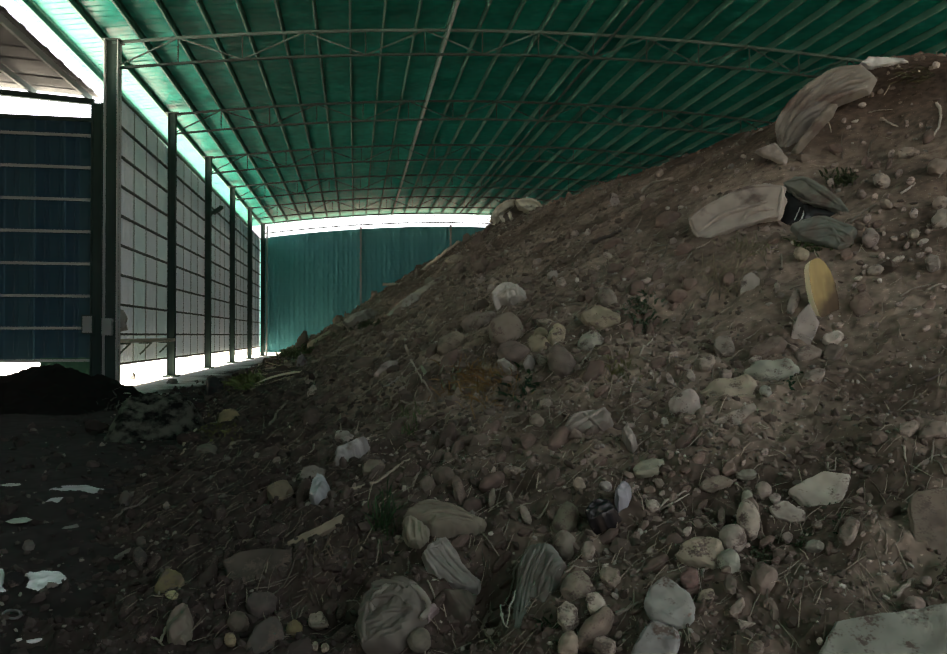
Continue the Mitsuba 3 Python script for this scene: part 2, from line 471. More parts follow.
CL = ['thick steel column at the near end of the side wall', 'second steel column along the side wall', 'third steel column along the side wall', 'fourth steel column along the side wall',
      'fifth steel column along the side wall', 'steel column in the far corner of the shed']
for i, y in enumerate(FRAMES):
    k = thing('steel_column', CL[i], 'column')
    w = 0.34 if i == 0 else 0.24
    for nm, m in h_column(XL + 0.12, y, float(roof_z(XL)) - 0.22, w, w):
        part(k, nm, m, 'steel' if not (i == 0 and nm == 'flange') else 'skylit_flange')
    part(k, 'cap_plate', box(XL - 0.12, XL + 0.36, y - 0.2, y + 0.2, float(roof_z(XL)) - 0.24, float(roof_z(XL)) - 0.215), 'steel')
k = thing('steel_column', 'darker column of the neighbouring shed, hard against the thick column', 'column')
for nm, m in h_column(XL - 0.19, 19.98, 7.45, 0.26, 0.26):
    part(k, nm, m, 'steel')


def sheet(p0, p1, z0, z1, rib=0.19, depth=0.03, n=None, normal=None):
    """A ribbed upright sheet from p0 to p1 (x, y)."""
    p0, p1 = np.asarray(p0, float), np.asarray(p1, float)
    L = np.linalg.norm(p1 - p0)
    d = (p1 - p0) / L
    nn = np.array([d[1], -d[0]])
    k = max(1, round(L / rib))
    s, o = [], []
    for i in range(k):
        s += [i / k, (i + 0.6) / k, (i + 0.68) / k, (i + 0.92) / k]
        o += [0, 0, depth, depth]
    s.append(1.0)
    o.append(0)
    xy = p0 + np.outer(np.array(s) * L, d) + np.outer(o, nn)
    z0, z1 = np.broadcast_to(z0, (len(s),)), np.broadcast_to(z1, (len(s),))
    v = np.vstack([np.c_[xy, z0], np.c_[xy, z1]])
    i = np.arange(len(s) - 1)
    return v, np.stack([i, i + 1, i + 1 + len(s), i + len(s)], 1)


# side wall: five bays of upright sheets on horizontal rails, clear of the ground
thing('wall_left', 'long side wall of grey teal sheets on dark rails', kind='structure')
WT, WB = 8.05, 0.60
for b in range(5):
    y0, y1 = FRAMES[b], FRAMES[b + 1]
    nP = 5
    for i in range(nP):
        a, c = y0 + (y1 - y0) * i / nP, y0 + (y1 - y0) * (i + 1) / nP
        off = -0.10 + rng.normal(0, 0.012)
        part('wall_left', 'panel', sheet((XL + off, a - 0.03), (XL + off, c + 0.03), WB + rng.normal(0, 0.02), WT + rng.normal(0, 0.02), 0.25, 0.02), f'wall_sheet_{rng.integers(4)}')
    for z in np.linspace(WB + 0.03, WT - 0.03, 10):
        part('wall_left', 'rail', box(XL - 0.04, XL + 0.02, y0 + 0.1, y1 - 0.1, z - 0.03, z + 0.03), 'rail_steel')
    for i in range(1, nP):
        a = y0 + (y1 - y0) * i / nP
        part('wall_left', 'batten', box(XL - 0.065, XL - 0.04, a - 0.010, a + 0.010, WB, WT), 'pale_steel')
# back wall
thing('wall_back', 'dark teal back wall of the shed', kind='structure')
xs = np.arange(XL - 0.1, XR, 1.0)
for i, x in enumerate(xs):
    z1 = float(roof_z(x + 0.5)) - 1.22
    part('wall_back', 'panel', sheet((x, YB + 0.2 + 0.01 * (i % 2)), (x + 1.04, YB + 0.2 + 0.01 * (i % 2)), 0.25, [float(roof_z(v)) - 1.22 for v in np.linspace(x, x + 1, 13)], 0.33, 0.03), f'teal_sheet_{i % 2}')
for z in np.arange(0.9, 8.2, 0.82):
    part('wall_back', 'rail', box(XL, XR, YB + 0.12, YB + 0.15, z - 0.02, z + 0.02), 'teal_sheet_0')
for x in (0.4, 6.8, 13.2):
    part('wall_back', 'post', box(x - 0.07, x + 0.07, YB - 0.02, YB + 0.10, 0, float(roof_z(x)) - 1.1), 'pale_steel')
thing('wall_right', 'right hand side wall hidden behind the heap', kind='structure')
for i, y in enumerate(np.arange(ROOF_FRONT + 6, YB, 6.25)):
    part('wall_right', 'panel', sheet((XR + 0.2, y), (XR + 0.2, y + 6.24), 0.2, 9.0, 0.5, 0.04), 'teal_sheet_0')
thing('wall_added_front', 'added unseen wall behind the viewer that cuts the front light on the left', kind='structure')
for x in np.arange(XL - 14, 1.5, 2.0):  # added behind the view to keep front light off the left side
    part('wall_added_front', 'panel', sheet((x, ROOF_FRONT), (x + 2.02, ROOF_FRONT), 0, 9.4 if x > XL - 1.5 else 7.9, 0.33, 0.03), 'grey_roof')
thing('wall_added_side', 'added unseen wall left of the neighbouring shed that closes off side light', kind='structure')
for y in np.arange(ROOF_FRONT, 20, 3.0):  # added out of view to shut out light from the left
    part('wall_added_side', 'panel', sheet((XL - 13.9, y), (XL - 13.9, y + 3.02), 0, 8.4, 0.33, 0.03), 'grey_roof')
k = thing('downpipe', 'thin pale pipe standing in the far corner beside the back wall', 'pipe')
put(k, tube([(XL + 0.45, YB - 0.5, z) for z in np.linspace(0, 8.9, 6)], 0.06, 8), 'pale_steel', True)

# neighbouring shed on the left: its end wall level with the first column, its roof
thing('wall_front_left', 'dark blue end wall of the neighbouring shed', kind='structure')
PT, PB = 7.05, 0.72
xe = XL - 0.33
for i in range(24):
    x1 = xe - 0.36 * i
    part('wall_front_left', 'panel', sheet((x1 - 0.375, 20.2 + 0.012 * (i % 2)), (x1, 20.2 + 0.012 * (i % 2)), PB, PT + rng.normal(0, 0.015), 0.36, 0.022), f'blue_sheet_{rng.integers(3)}')
for z in np.linspace(PB + 0.05, PT - 0.42, 8):
    part('wall_front_left', 'rail', box(xe - 8.6, xe + 0.03, 20.09, 20.15, z - 0.035, z + 0.035), 'pale_steel')
part('wall_front_left', 'top_rail', box(xe - 8.6, xe + 0.1, 20.08, 20.15, PT - 0.05, PT + 0.04), 'steel')
k = thing('patch_sheet', 'green patch sheet hanging below the dark blue end wall beside the mud mound', 'sheet')
put(k, sheet((xe - 1.27, 20.12), (xe - 0.03, 20.12), 0.38, PB + 0.12, 0.3, 0.02), 'patch_green')
k = thing('neighbouring_roof', 'grey sheet roof of the neighbouring shed in the upper left corner', 'roof')
for i in range(16):
    y0 = 20.4 - (i + 1) * 1.95
    xs = np.linspace(XL - 0.3, XL - 14, 5)
    prof = [(y0, 0), (y0 + .5, 0), (y0 + .55, .03), (y0 + .7, .03), (y0 + .75, 0), (y0 + 1.25, 0), (y0 + 1.3, .03), (y0 + 1.5, .03), (y0 + 1.55, 0), (y0 + 1.95, 0)]
    v = np.array([[x, y, 7.72 + 0.06 * (XL - x) + z] for x in xs for y, z in prof])
    n = len(prof)
    a, b = np.meshgrid(np.arange(4), np.arange(n - 1), indexing='ij')
    part(k, 'roof_sheet', (v, np.stack([a * n + b, (a + 1) * n + b, (a + 1) * n + b + 1, a * n + b + 1], -1).reshape(-1, 4)), 'two_faced_roof')
for x in np.arange(XL - 0.45, XL - 13, -1.35):
    z = 7.70 + 0.06 * (XL - x)
    part(k, 'purlin', cat([box(x - 0.006, x + 0.006, ROOF_FRONT, 20.3, z - 0.16, z), box(x - 0.06, x, ROOF_FRONT, 20.3, z - 0.16, z - 0.15)]), 'pale_steel')
for y in (7.6, 13.85, 20.0):
    part(k, 'rafter', bar((XL - 0.3, y, 7.48), (XL - 14, y, 8.28), 0.1, 0.14), 'steel')

# things on and near the side wall
k = thing('timber_ledge', 'pale timber ledge fixed across the first bay of the side wall', 'ledge')
part(k, 'board', box(XL + 0.02, XL + 0.42, 20.5, 25.6, 1.22, 1.32), 'timber')
for y in (20.9, 23, 25.2):
    part(k, 'bracket', cat([box(XL, XL + 0.36, y - 0.03, y + 0.03, 1.17, 1.22), bar((XL + 0.02, y, 0.85), (XL + 0.34, y, 1.19), 0.04, 0.04)]), 'steel')
k = thing('switch_box', 'small dark switch box fixed to the darker column', 'switch box')
part(k, 'body', box(XL - 0.50, XL - 0.22, 19.78, 19.92, 1.45, 1.95), 'steel')
part(k, 'lid', box(XL - 0.47, XL - 0.25, 19.765, 19.78, 1.49, 1.91), 'pale_steel')
k = thing('meter_box', 'pale grey meter box on the front of the thick column', 'meter box')
part(k, 'body', box(XL - 0.02, XL + 0.22, 19.78, 19.93, 1.42, 1.86), 'pale_steel')
part(k, 'lid', box(XL + 0.0, XL + 0.20, 19.765, 19.78, 1.45, 1.83), 'pale_steel')

# ------------------------------------------------------------------ builders for what lies on the heap
def frame_at(px, py, tilt=0.5, t=None, lift=0.0):
    """Origin and axes (along the picture's right, up, outward) of a patch of the slope."""
    p, n, d = (a[0] for a in hit(px, py))
    if t is not None:
        p, d = at(px, py, t), t
    view = -rays(px, py)
    view /= np.linalg.norm(view)
    m = n * (1 - tilt) + view * tilt
    m /= np.linalg.norm(m)
    r = RIGHT - m * (RIGHT @ m)
    r /= np.linalg.norm(r)
    return p + n * lift, r, np.cross(m, r), m, d


def to_plane(poly, o, r, u, m):
    """Pixels to 2-D coordinates in the plane through o with normal m."""
    poly = np.asarray(poly, float)
    d = rays(poly[:, 0], poly[:, 1])
    s = ((o - CAM) @ m) / (d @ m)
    q = CAM + d * s[:, None] - o
    return np.stack([q @ r, q @ u], -1)


def oval(x, y, w, h, rot, kind, rg):
    n = {'r': 13, 'a': 7, 's': 6, 't': 3}[kind]
    a = np.sort(np.linspace(0, 2 * np.pi, n, endpoint=False) + rg.uniform(-0.25, 0.25, n) + rg.uniform(0, 6))
    rad = 1 + rg.uniform(-0.14, 0.12, n) * (0.6 if kind == 'r' else 1.0)
    if kind == 's':
        e = np.maximum(np.abs(np.cos(a)), np.abs(np.sin(a)))
        rad = rad / e * 0.9
    px, py = w / 2 * rad * np.cos(a), h / 2 * rad * np.sin(a)
    c, s = math.cos(math.radians(rot)), math.sin(math.radians(rot))
    return np.stack([x + px * c + py * s, y - px * s + py * c], -1)


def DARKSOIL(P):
    """The earth's own colour at points: blacker towards the left toe, browner to the right."""
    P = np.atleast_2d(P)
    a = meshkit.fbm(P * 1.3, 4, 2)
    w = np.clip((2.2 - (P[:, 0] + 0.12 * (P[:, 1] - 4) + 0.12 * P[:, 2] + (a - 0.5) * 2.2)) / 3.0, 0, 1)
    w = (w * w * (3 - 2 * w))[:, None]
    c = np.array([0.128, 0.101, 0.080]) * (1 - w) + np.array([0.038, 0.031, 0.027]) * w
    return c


NAMED = []
SOLID = []      # centre, radius of everything laid by hand: the loose rubble keeps off it
SOIL_RGB = np.array([0.10, 0.077, 0.063])


def tint(v, base, seed, amount=0.35, scale=None, dirt=0.35):
    """Mottled colour with patches of earth, per vertex."""
    size = np.ptp(v, axis=0).max() if scale is None else scale
    p = v / max(size, 1e-6)
    k = 1 + amount * (meshkit.fbm(p * 5 + seed, 3, seed) - 0.5) * 2
    c = np.asarray(base)[None] * k[:, None]
    e = np.clip((meshkit.fbm(p * 3 - seed, 3, seed + 9) - 0.58 + 0.3 * (dirt - 0.35)) * 5, 0, 1)[:, None] * dirt * 2
    return np.clip(c * (1 - e) + SOIL_RGB * e, 0.004, 0.9)


def rock_mesh(poly2, thick, kind, rg, seg=9.0):
    """A rock over a 2-D outline: hull of three rings, rounded and chipped; x, y in the plane, z outward."""
    c = poly2.mean(0)
    size = math.sqrt(abs(sg.Polygon(poly2).convex_hull.area))
    q = poly2 - c
    sh = rg.uniform(-0.10, 0.10, 2) * size
    rings = [(0.72, -0.62, 0), (1.0, -0.12, 0.2), (0.97, 0.18, 0.4), (0.62 if kind == 'r' else 0.80, 0.45 if kind == 'r' else 0.40, 1)]
    if kind in 's':
        rings = [(0.93, -0.6, 0), (1.0, 0.0, 0), (0.99, 0.3, 0.05), (0.94, 0.40, 0.1)]
    P = [np.c_[q * k + c + sh * f, np.full(len(q), z * thick) + rg.uniform(-0.09, 0.09, len(q)) * thick * (f > 0.3)] for k, z, f in rings]
    if kind == 'r':
        P.append(np.r_[c + sh, 0.55 * thick][None])
    M = manifold3d.Manifold.hull_points(np.vstack(P))
    M = M.refine_to_length(size / seg)
    mm = M.to_mesh()
    m = trimesh.Trimesh(mm.vert_properties[:, :3], mm.tri_verts, process=True)
    trimesh.smoothing.filter_laplacian(m, lamb=0.5, iterations={'r': 4, 'a': 1 if seg > 6 else 0, 's': 0, 't': 1}[kind])
    v = m.vertices
    a = {'r': 0.07, 'a': 0.09, 's': 0.05, 't': 0.06}[kind] * min(size, thick * 2.2)
    s = rg.uniform(0, 50)
    p = v / size
    m.vertices = v + m.vertex_normals * ((meshkit.fbm(p * 2.6 + s, 3, 3) - 0.5) * 2 * a + (ridged(p * 4.5 + s, 5) - 0.6) * a * 0.9)[:, None]
    return m


def world(m, o, r, u, n):
    v = np.asarray(m.vertices)
    return trimesh.Trimesh(o + v[:, :1] * r + v[:, 1:2] * u + v[:, 2:] * n, m.faces, process=False)


def stone(name, x, y, w, h, rot, color, kind, label, cat_='stone', thick=None, poly=None, tilt=0.3, group=None, dirt=0.35, sink=0.12, seg=9.0, t=None, mat='stone', parent=None):
    rg = np.random.default_rng(int(x * 131 + y * 17) + 5)
    if poly is not None:
        poly = np.asarray(poly, float)
        x, y = poly.mean(0)
    else:
        poly = oval(x, y, w, h, rot, kind, rg)
    NAMED.append((x, y, max(np.ptp(poly[:, 0]), np.ptp(poly[:, 1])) / 2)) if group is None else None
    o, r, u, n, d = frame_at(x, y, tilt, t)
    p2 = to_plane(poly, o, r, u, n)
    size = math.sqrt(abs(sg.Polygon(p2).convex_hull.area))
    th = size * ({'r': 0.75, 'a': 0.62, 's': 0.26, 't': 0.4}[kind] if thick is None else thick)
    o = o + n * (th * (0.30 - sink))
    if t is None:                                  # lie on the lumps, not in them
        q = o + np.array([[a, c] for a in (-.4, 0, .4) for c in (-.4, 0, .4)]) @ np.stack([r, u]) * size
        o = o + n * (np.clip(np.percentile(heap_fun(q[:, 0], q[:, 1]) - heap_z(q[:, 0], q[:, 1]), 88 if group is None else 75), 0, 0.2) + (0.022 if group is None else 0.0)) * (o[2] > 0.05)
    SOLID.append((o, 0.62 * size))
    m = world(rock_mesh(to_plane(poly, o, r, u, n), th, kind, rg, seg), o, r, u, n)
    k = thing(name, label, cat_, group)
    flat = kind in 'as' and seg < 6
    put(k, m, mat, True, tint(m.vertices, np.asarray(color) * np.array([1.18, 1.12, 1.08] if group is None else [1.1, 1.0, 1.0]), int(x + y) % 97, dirt=dirt))
    return k


def drape(name, poly, color, label, cat_, thick=0.06, fold=0.03, lam=0.12, angle=0.0, t=None, tilt=0.35, mat='cloth', step=None, dirt=0.3, seed=1, wrinkle=0.5, key=None, amount=0.3, lift=0.0, stripes=None, edge=0.2, folds=()):
    """A crumpled cloth, sack or sheet with an outline of its own, thick in the middle and folded along angle (degrees in the plane)."""
    poly = np.asarray(poly, float)
    P = sg.Polygon(poly)
    c = np.array(P.representative_point().coords[0]) if not P.contains(sg.Point(*poly.mean(0))) else poly.mean(0)
    o, r, u, n, d = frame_at(c[0], c[1], tilt, t)
    NAMED.append((c[0], c[1], math.sqrt(P.area) / 2))
    if t is None and o[2] > 0.05:
        qq = o + np.array([[a, e] for a in (-.4, 0, .4) for e in (-.4, 0, .4)]) @ np.stack([r, u]) * math.sqrt(P.area) * d / F
        o = o + n * np.clip(np.percentile(heap_fun(qq[:, 0], qq[:, 1]) - heap_z(qq[:, 0], qq[:, 1]), 70), 0, 0.2)
    o = o + n * lift
    q = to_plane(poly, o, r, u, n)
    P = sg.Polygon(q).buffer(0)
    if P.geom_type != 'Polygon':
        P = max(P.geoms, key=lambda g: g.area)
    size = math.sqrt(P.area)
    s = step or max(size / 42, 1.1 * d / F)
    L = P.exterior.length
    for a_ in np.random.default_rng(seed).uniform(0, 1, (24, 2)):
        w_ = np.array(P.bounds[:2]) + a_ * (np.array(P.bounds[2:]) - P.bounds[:2])
        if P.contains(sg.Point(*w_)):
            SOLID.append((o + r * w_[0] + u * w_[1], 0.22 * size))
    rim = np.array([P.exterior.interpolate(a).coords[0] for a in np.arange(0, L, s)])
    rim = rim + (meshkit.noise(np.c_[rim / (size * 0.12), np.full(len(rim), seed)], seed)[:, None] - 0.5) * size * 0.05 * (rim - rim.mean(0)) / (np.linalg.norm(rim - rim.mean(0), axis=1, keepdims=True) + 1e-9)
    P = sg.Polygon(rim).buffer(0)
    if P.geom_type != 'Polygon':
        P = max(P.geoms, key=lambda g: g.area)
    rim = np.array(P.exterior.coords[:-1])
    b = P.bounds
    gx, gy = np.meshgrid(np.arange(b[0], b[2], s), np.arange(b[1], b[3], s))
    g = np.c_[gx.ravel(), gy.ravel()] + np.random.default_rng(seed).uniform(-0.25, 0.25, (gx.size, 2)) * s
    inner = P.buffer(-s * 0.5)
    g = g[shapely.contains_xy(inner, g[:, 0], g[:, 1])] if not inner.is_empty else np.zeros((0, 2))
    A = np.vstack([rim, g])
    tri = Delaunay(A).simplices
    cen = A[tri].mean(1)
    tri = tri[shapely.contains_xy(P, cen[:, 0], cen[:, 1])]
    e = A[tri]
    area = (e[:, 1, 0] - e[:, 0, 0]) * (e[:, 2, 1] - e[:, 0, 1]) - (e[:, 1, 1] - e[:, 0, 1]) * (e[:, 2, 0] - e[:, 0, 0])
    tri[area < 0] = tri[area < 0][:, ::-1]
    dist = shapely.distance(shapely.points(A), P.exterior)
    R = min(size * edge, max(dist.max(), 1e-6))
    prof = np.sqrt(np.clip(1 - (1 - np.clip(dist / R, 0, 1)) ** 2, 0, 1))
    ca, sa = math.cos(math.radians(angle)), math.sin(math.radians(angle))
    al, ac = A[:, 0] * ca + A[:, 1] * sa, -A[:, 0] * sa + A[:, 1] * ca
    warp = meshkit.fbm(np.c_[A / (size * 0.35), np.full(len(A), seed * 1.7)], 3, seed) - 0.5
    aw = ac + warp * size * 0.22
    sd = np.full(len(A), seed * 0.77)
    rid = 0.7 * ridged(np.c_[al / (lam * 5), aw / (lam * 1.5), sd], seed + 3) ** 1.6 + 0.4 * ridged(np.c_[al / (lam * 2.2), aw / (lam * 0.6), sd + 5], seed + 4)
    wr = 0.6 * (meshkit.fbm(np.c_[A / (lam * 0.8), np.full(len(A), seed * 0.3)], 4, seed + 2) - 0.5) + 0.5 * (ridged(np.c_[al / (lam * 1.6), ac / (lam * 0.45), np.full(len(A), 1.3)], seed + 8) - 0.6)
    low = meshkit.fbm(np.c_[A / (size * 0.5), np.full(len(A), seed + 0.5)], 2, seed + 6) - 0.5
    z = prof * (thick * (1 + 0.7 * low)) + np.clip(prof * 1.3, 0.12, 1) * (fold * rid + fold * wrinkle * wr * 2) - 0.004
    back = -0.35 * thick * prof - 0.006
    na = len(A)
    v = np.vstack([np.c_[A, z], np.c_[A, back]])
    nr = len(rim)
    ring = np.arange(nr)
    nxt = (ring + 1) % nr
    ccw = sg.LinearRing(rim).is_ccw
    side = np.vstack([np.c_[ring, ring + na, nxt + na], np.c_[ring, nxt + na, nxt]])
    side = side if ccw else side[:, ::-1]
    m = trimesh.Trimesh(v, np.vstack([tri, tri[:, ::-1] + na, side]), process=False)
    al2, xy2 = np.r_[al, al], np.r_[A, A]
    if folds:                                     # creases and hems that stand up from the sheet
        ms = [m]
        kd = cKDTree(A)
        for fp_, fw in folds:
            c2 = spline(to_plane(fp_, o, r, u, n), 9 + 4 * len(fp_))
            zz = z[kd.query(c2)[1]]
            zz = np.convolve(np.pad(zz, 2, mode='edge'), np.ones(5) / 5, 'valid')
            e_ = np.linspace(0, 1, len(c2))
            rr = fw * d / F / 2 * (0.25 + 0.75 * np.sin(np.pi * np.clip(e_ * 0.9 + 0.05, 0, 1))) * (0.8 + 0.4 * meshkit.noise(np.c_[c2 / (size * 0.1), np.full(len(c2), seed)], seed))
            tb = tube(np.c_[c2, zz * 0 + zz], rr, 9)
            ms.append(trimesh.Trimesh(tb.vertices, tb.faces, process=False))
            xy2 = np.r_[xy2, tb.vertices[:, :2]]
            al2 = np.r_[al2, tb.vertices[:, 0] * ca + tb.vertices[:, 1] * sa]
        m = trimesh.util.concatenate(ms)
    m = world(m, o, r, u, n)
    col = tint(np.c_[xy2, np.zeros(len(xy2))], np.asarray(color) * (0.92 if o[2] > 0.1 else 1.0), seed, amount, size, dirt)
    if stripes is not None:
        k = np.clip((np.sin(al2 / stripes[0] * 2 * np.pi) - 0.3) * 4, 0, 1)[:, None]
        col = col * (1 - k) + np.asarray(stripes[1]) * k
    k = key or thing(name, label, cat_)
    put(k, m, mat, True, col)
    return k


def spline(p, n=16):
    p = np.asarray(p, float)
    if len(p) == 2:
        return p[0] + (p[1] - p[0]) * np.linspace(0, 1, n)[:, None]
    s = np.r_[0, np.cumsum(np.linalg.norm(np.diff(p, axis=0), axis=1))]
    from scipy.interpolate import PchipInterpolator
    return PchipInterpolator(s, p)(np.linspace(0, s[-1], n))


def stick(name, path, width, color, label, cat_='stick', lift=0.6, taper=0.5, wob=0.06, mat='wood', key=None, t=None, ends=None, sides=7):
    """A twig, root or pole along pixels, lying on the slope; width in pixels."""
    path = np.asarray(path, float)
    q = spline(path, max(8, 5 * len(path)))
    if t is None:
        p, n, d = hit(q[:, 0], q[:, 1])
        SOLID.extend((a_, 0.03) for a_ in (p[len(p) // 4], p[len(p) // 2], p[3 * len(p) // 4]))
        # keep it stiff: smooth the depth along its run
        k = np.arange(len(d))
        dd = np.polyval(np.polyfit(k, d, min(2, len(path) - 1)), k)
        dd = np.clip(dd, np.median(d) * 0.86, np.median(d) * 1.16)
        p = at(q[:, 0], q[:, 1], dd)
        n = np.tile(n.mean(0), (len(p), 1))
    else:
        dd = np.interp(np.linspace(0, 1, len(q)), np.linspace(0, 1, len(t)), t)
        p, n = at(q[:, 0], q[:, 1], dd), np.tile([0, -0.5, 0.8], (len(q), 1))
    r = width * dd.mean() / F / 2
    rg = np.random.default_rng(int(path.sum()))
    if t is None:
        up_ = np.clip(heap_fun(p[:, 0], p[:, 1]) - p[:, 2], 0, 0.2) * (p[:, 2] > 0.05)
        up_ = np.maximum(up_, np.convolve(np.pad(up_, 3, mode='edge'), np.ones(7) / 7, 'valid'))
        p = p + n * up_[:, None]
    p = p + n * r * lift + rg.normal(0, wob, p.shape) * r * 3
    rad = r * np.linspace(1, taper, len(p)) * rg.uniform(0.85, 1.15, len(p))
    m = tube(p, rad, sides)
    k = key or thing(name, label, cat_)
    put(k, m, mat, True, tint(m.vertices, np.asarray(color) * 1.15, int(path.sum()) % 89, dirt=0.2))
    return k


def plank(name, a, b, width, thick, color, label, cat_='plank', tilt=0.4, mat='wood'):
    """A board between two pixels, its face on the slope."""
    a, b = np.asarray(a, float), np.asarray(b, float)
    d = (b - a) / np.linalg.norm(b - a)
    w = np.array([-d[1], d[0]]) * width / 2
    j = np.random.default_rng(int(a.sum())).uniform(-0.12, 0.12, 4) * width
    poly = [a + w + d * j[0], b + w * 0.8 + d * j[1], b - w + d * j[2], a - w * 0.9 + d * j[3]]
    return stone(name, 0, 0, 0, 0, 0, color, 's', label, cat_, thick, poly, tilt, mat=mat, sink=0.0)


def tuft(name, x, y, w, h, count, length, color, label, cat_, lean=0.0, spread=60, width=2.0, droop=0.5, color2=None, t=None, kind='stuff', wide=1.0):
    """A tuft of blades or straws; lean is the picture angle (degrees, 90 is up) they mostly follow; sizes in pixels."""
    rg = np.random.default_rng(int(x * 7 + y * 3))
    bx, by = x + rg.normal(0, w / 3.2, count), y + rg.normal(0, h / 3.2, count)
    p, n, d = hit(bx, by)
    md = np.median(d)
    far = (d > md * 1.2) | (d < md * 0.82)               # keep the tuft together in depth
    sw = np.where(~far)[0]
    if far.any() and len(sw):
        pick = sw[rg.integers(len(sw), size=int(far.sum()))]
        p[far], n[far], d[far] = p[pick] + rg.normal(0, 0.02, (int(far.sum()), 3)) * [1, 1, 0], n[pick], d[pick]
    if t is not None:
        d = np.full(count, float(t))
        p = at(bx, by, d)
    V, Fc, C = [], [], []
    for i in range(count):
        a = math.radians(lean + rg.normal(0, spread))
        L = length * rg.uniform(0.4, 1.15) * d[i] / F
        out = rg.uniform(0.1, 0.8)
        dirn = RIGHT * math.cos(a) + UP * math.sin(a) + n[i] * out
        dirn /= np.linalg.norm(dirn)
        side = np.cross(dirn, n[i] + rg.normal(0, 0.4, 3))
        side /= np.linalg.norm(side) + 1e-9
        s = np.linspace(0, 1, 6)
        bend = rg.normal(0, 0.25, 3) + np.array([0, 0, -droop])
        c = p[i] - n[i] * 0.01 + dirn * (L * s)[:, None] + bend * (L * s ** 2)[:, None] * 0.5
        wd = width * rg.uniform(0.6, 1.2) * d[i] / F / 2 * np.sin(np.pi * np.clip(0.12 + 0.86 * s, 0, 1)) ** (0.6 * wide)
        thick = np.cross(side, dirn) * 0.25
        ring = [c + side * wd[:, None], c + thick * wd[:, None], c - side * wd[:, None]]
        base = len(V) * 18
        V.append(np.stack(ring, 1).reshape(-1, 3))
        for k in range(5):
            for j in range(3):
                q0, q1, q2, q3 = base + 3 * k + j, base + 3 * k + (j + 1) % 3, base + 3 * k + 3 + (j + 1) % 3, base + 3 * k + 3 + j
                Fc += [(q0, q1, q2), (q0, q2, q3)]
        cc = np.asarray(color) if color2 is None else np.asarray(color) + (np.asarray(color2) - np.asarray(color)) * rg.uniform()
        C.append(np.tile(cc * rg.uniform(0.6, 1.3), (18, 1)))
    m = trimesh.Trimesh(np.vstack(V), Fc, process=False)
    k = thing(name, label, cat_, kind=kind)
    put(k, m, 'blade', True, np.vstack(C))
    return k


PALE, TAN, GREY, DARK = (0.30, 0.28, 0.25), (0.24, 0.20, 0.14), (0.19, 0.185, 0.17), (0.06, 0.052, 0.045)
OLIVE, GREEN, BROWN, WHITE, PINK = (0.20, 0.185, 0.12), (0.19, 0.21, 0.18), (0.125, 0.098, 0.078), (0.48, 0.46, 0.42), (0.23, 0.195, 0.18)

# ------------------------------------------------------------------ large sacks, sheets and slabs
k = thing('tarpaulin', 'large mud stained tarpaulin draped over the crest of the heap at the upper right', 'tarpaulin')
drape('', [(862, 66), (837, 71), (808, 88), (789, 106), (776, 128), (779, 150), (785, 163), (795, 160), (801, 141), (818, 122), (840, 106), (869, 95), (877, 80)], (0.205, 0.188, 0.158), '', '', 0.10, 0.05, 0.16, 42, edge=0.10, t=8.6, tilt=0.65, dirt=0.2, seed=3, key=k + '__sheet',
      folds=[([(863, 70), (838, 74), (812, 89), (791, 108), (779, 130), (779, 150)], 7), ([(868, 91), (842, 99), (818, 111), (797, 128), (787, 148)], 9), ([(840, 77), (816, 95), (798, 114), (786, 140)], 7),
             ([(872, 82), (850, 87), (828, 98), (806, 116)], 7), ([(800, 140), (790, 150), (788, 162)], 6), ([(856, 76), (834, 86), (810, 102)], 5)])
drape('', [(791, 153), (800, 141), (829, 105), (838, 106), (833, 117), (812, 139), (797, 157)], (0.17, 0.15, 0.12), '', '', 0.10, 0.03, 0.06, 48, t=8.35, tilt=0.6, dirt=0.3, seed=4, key=k + '__rolled_fold')
drape('', [(754, 152), (776, 143), (788, 158), (786, 168), (781, 165), (771, 160), (764, 158)], (0.25, 0.22, 0.185), '', '', 0.05, 0.03, 0.12, 20, t=8.3, tilt=0.6, dirt=0.15, seed=5, key=k + '__torn_corner')
labels[k + '__torn_corner'] = {'label': 'pale torn corner hanging on the left'}
drape('pale_sheet', [(858, 67), (869, 58), (884, 59), (905, 60), (911, 66), (890, 70), (872, 72)], (0.50, 0.50, 0.46), 'pale plastic sheet edge on the top of the heap behind the tarpaulin', 'plastic sheet', 0.08, 0.04, 0.15, 10, t=8.9, tilt=0.6, dirt=0.25, seed=6, mat='plastic')
drape('sack', [(689, 219), (714, 203), (745, 189), (765, 184), (786, 188), (786, 203), (781, 220), (760, 223), (735, 231), (704, 246), (696, 238)], (0.31, 0.275, 0.23), 'big flat tan sack with brown stains lying open below the tarpaulin', 'sack', 0.045, 0.02, 0.30, 25, tilt=0.5, dirt=0.1, edge=0.06, seed=8, lift=0.15, wrinkle=0.8,
      folds=[([(690, 221), (714, 205), (745, 191), (784, 190)], 4), ([(704, 244), (734, 230), (760, 222), (780, 219)], 5), ([(700, 233), (728, 216), (768, 204)], 6), ([(690, 222), (697, 236), (704, 244)], 4), ([(742, 226), (752, 214), (775, 212)], 6), ([(783, 191), (782, 205), (778, 220)], 5)])
drape('hollow_shade', [(782, 190), (800, 190), (826, 204), (846, 214), (852, 223), (836, 224), (818, 219), (806, 226), (790, 229), (779, 225)], (0.006, 0.006, 0.007), 'black sheet painted as shade in the torn mouth of the big tan sack', 'shade sheet', 0.05, 0.03, 0.2, 70, seed=9, dirt=0.0, mat='plastic', lift=0.02)  # black sheet stands in for the shade inside the hollow
drape('canvas', [(783, 188), (796, 179), (812, 181), (830, 192), (844, 204), (853, 219), (843, 215), (826, 209), (809, 205), (799, 196), (788, 192)], (0.155, 0.165, 0.135), 'grey green canvas flap arched over the shaded hollow', 'canvas', 0.05, 0.03, 0.12, -35, edge=0.1, seed=10, dirt=0.2, lift=0.16, folds=[([(785, 187), (800, 183), (822, 192), (850, 217)], 6), ([(790, 191), (808, 203), (826, 208), (843, 214)], 4), ([(806, 184), (826, 198), (842, 211)], 5)])
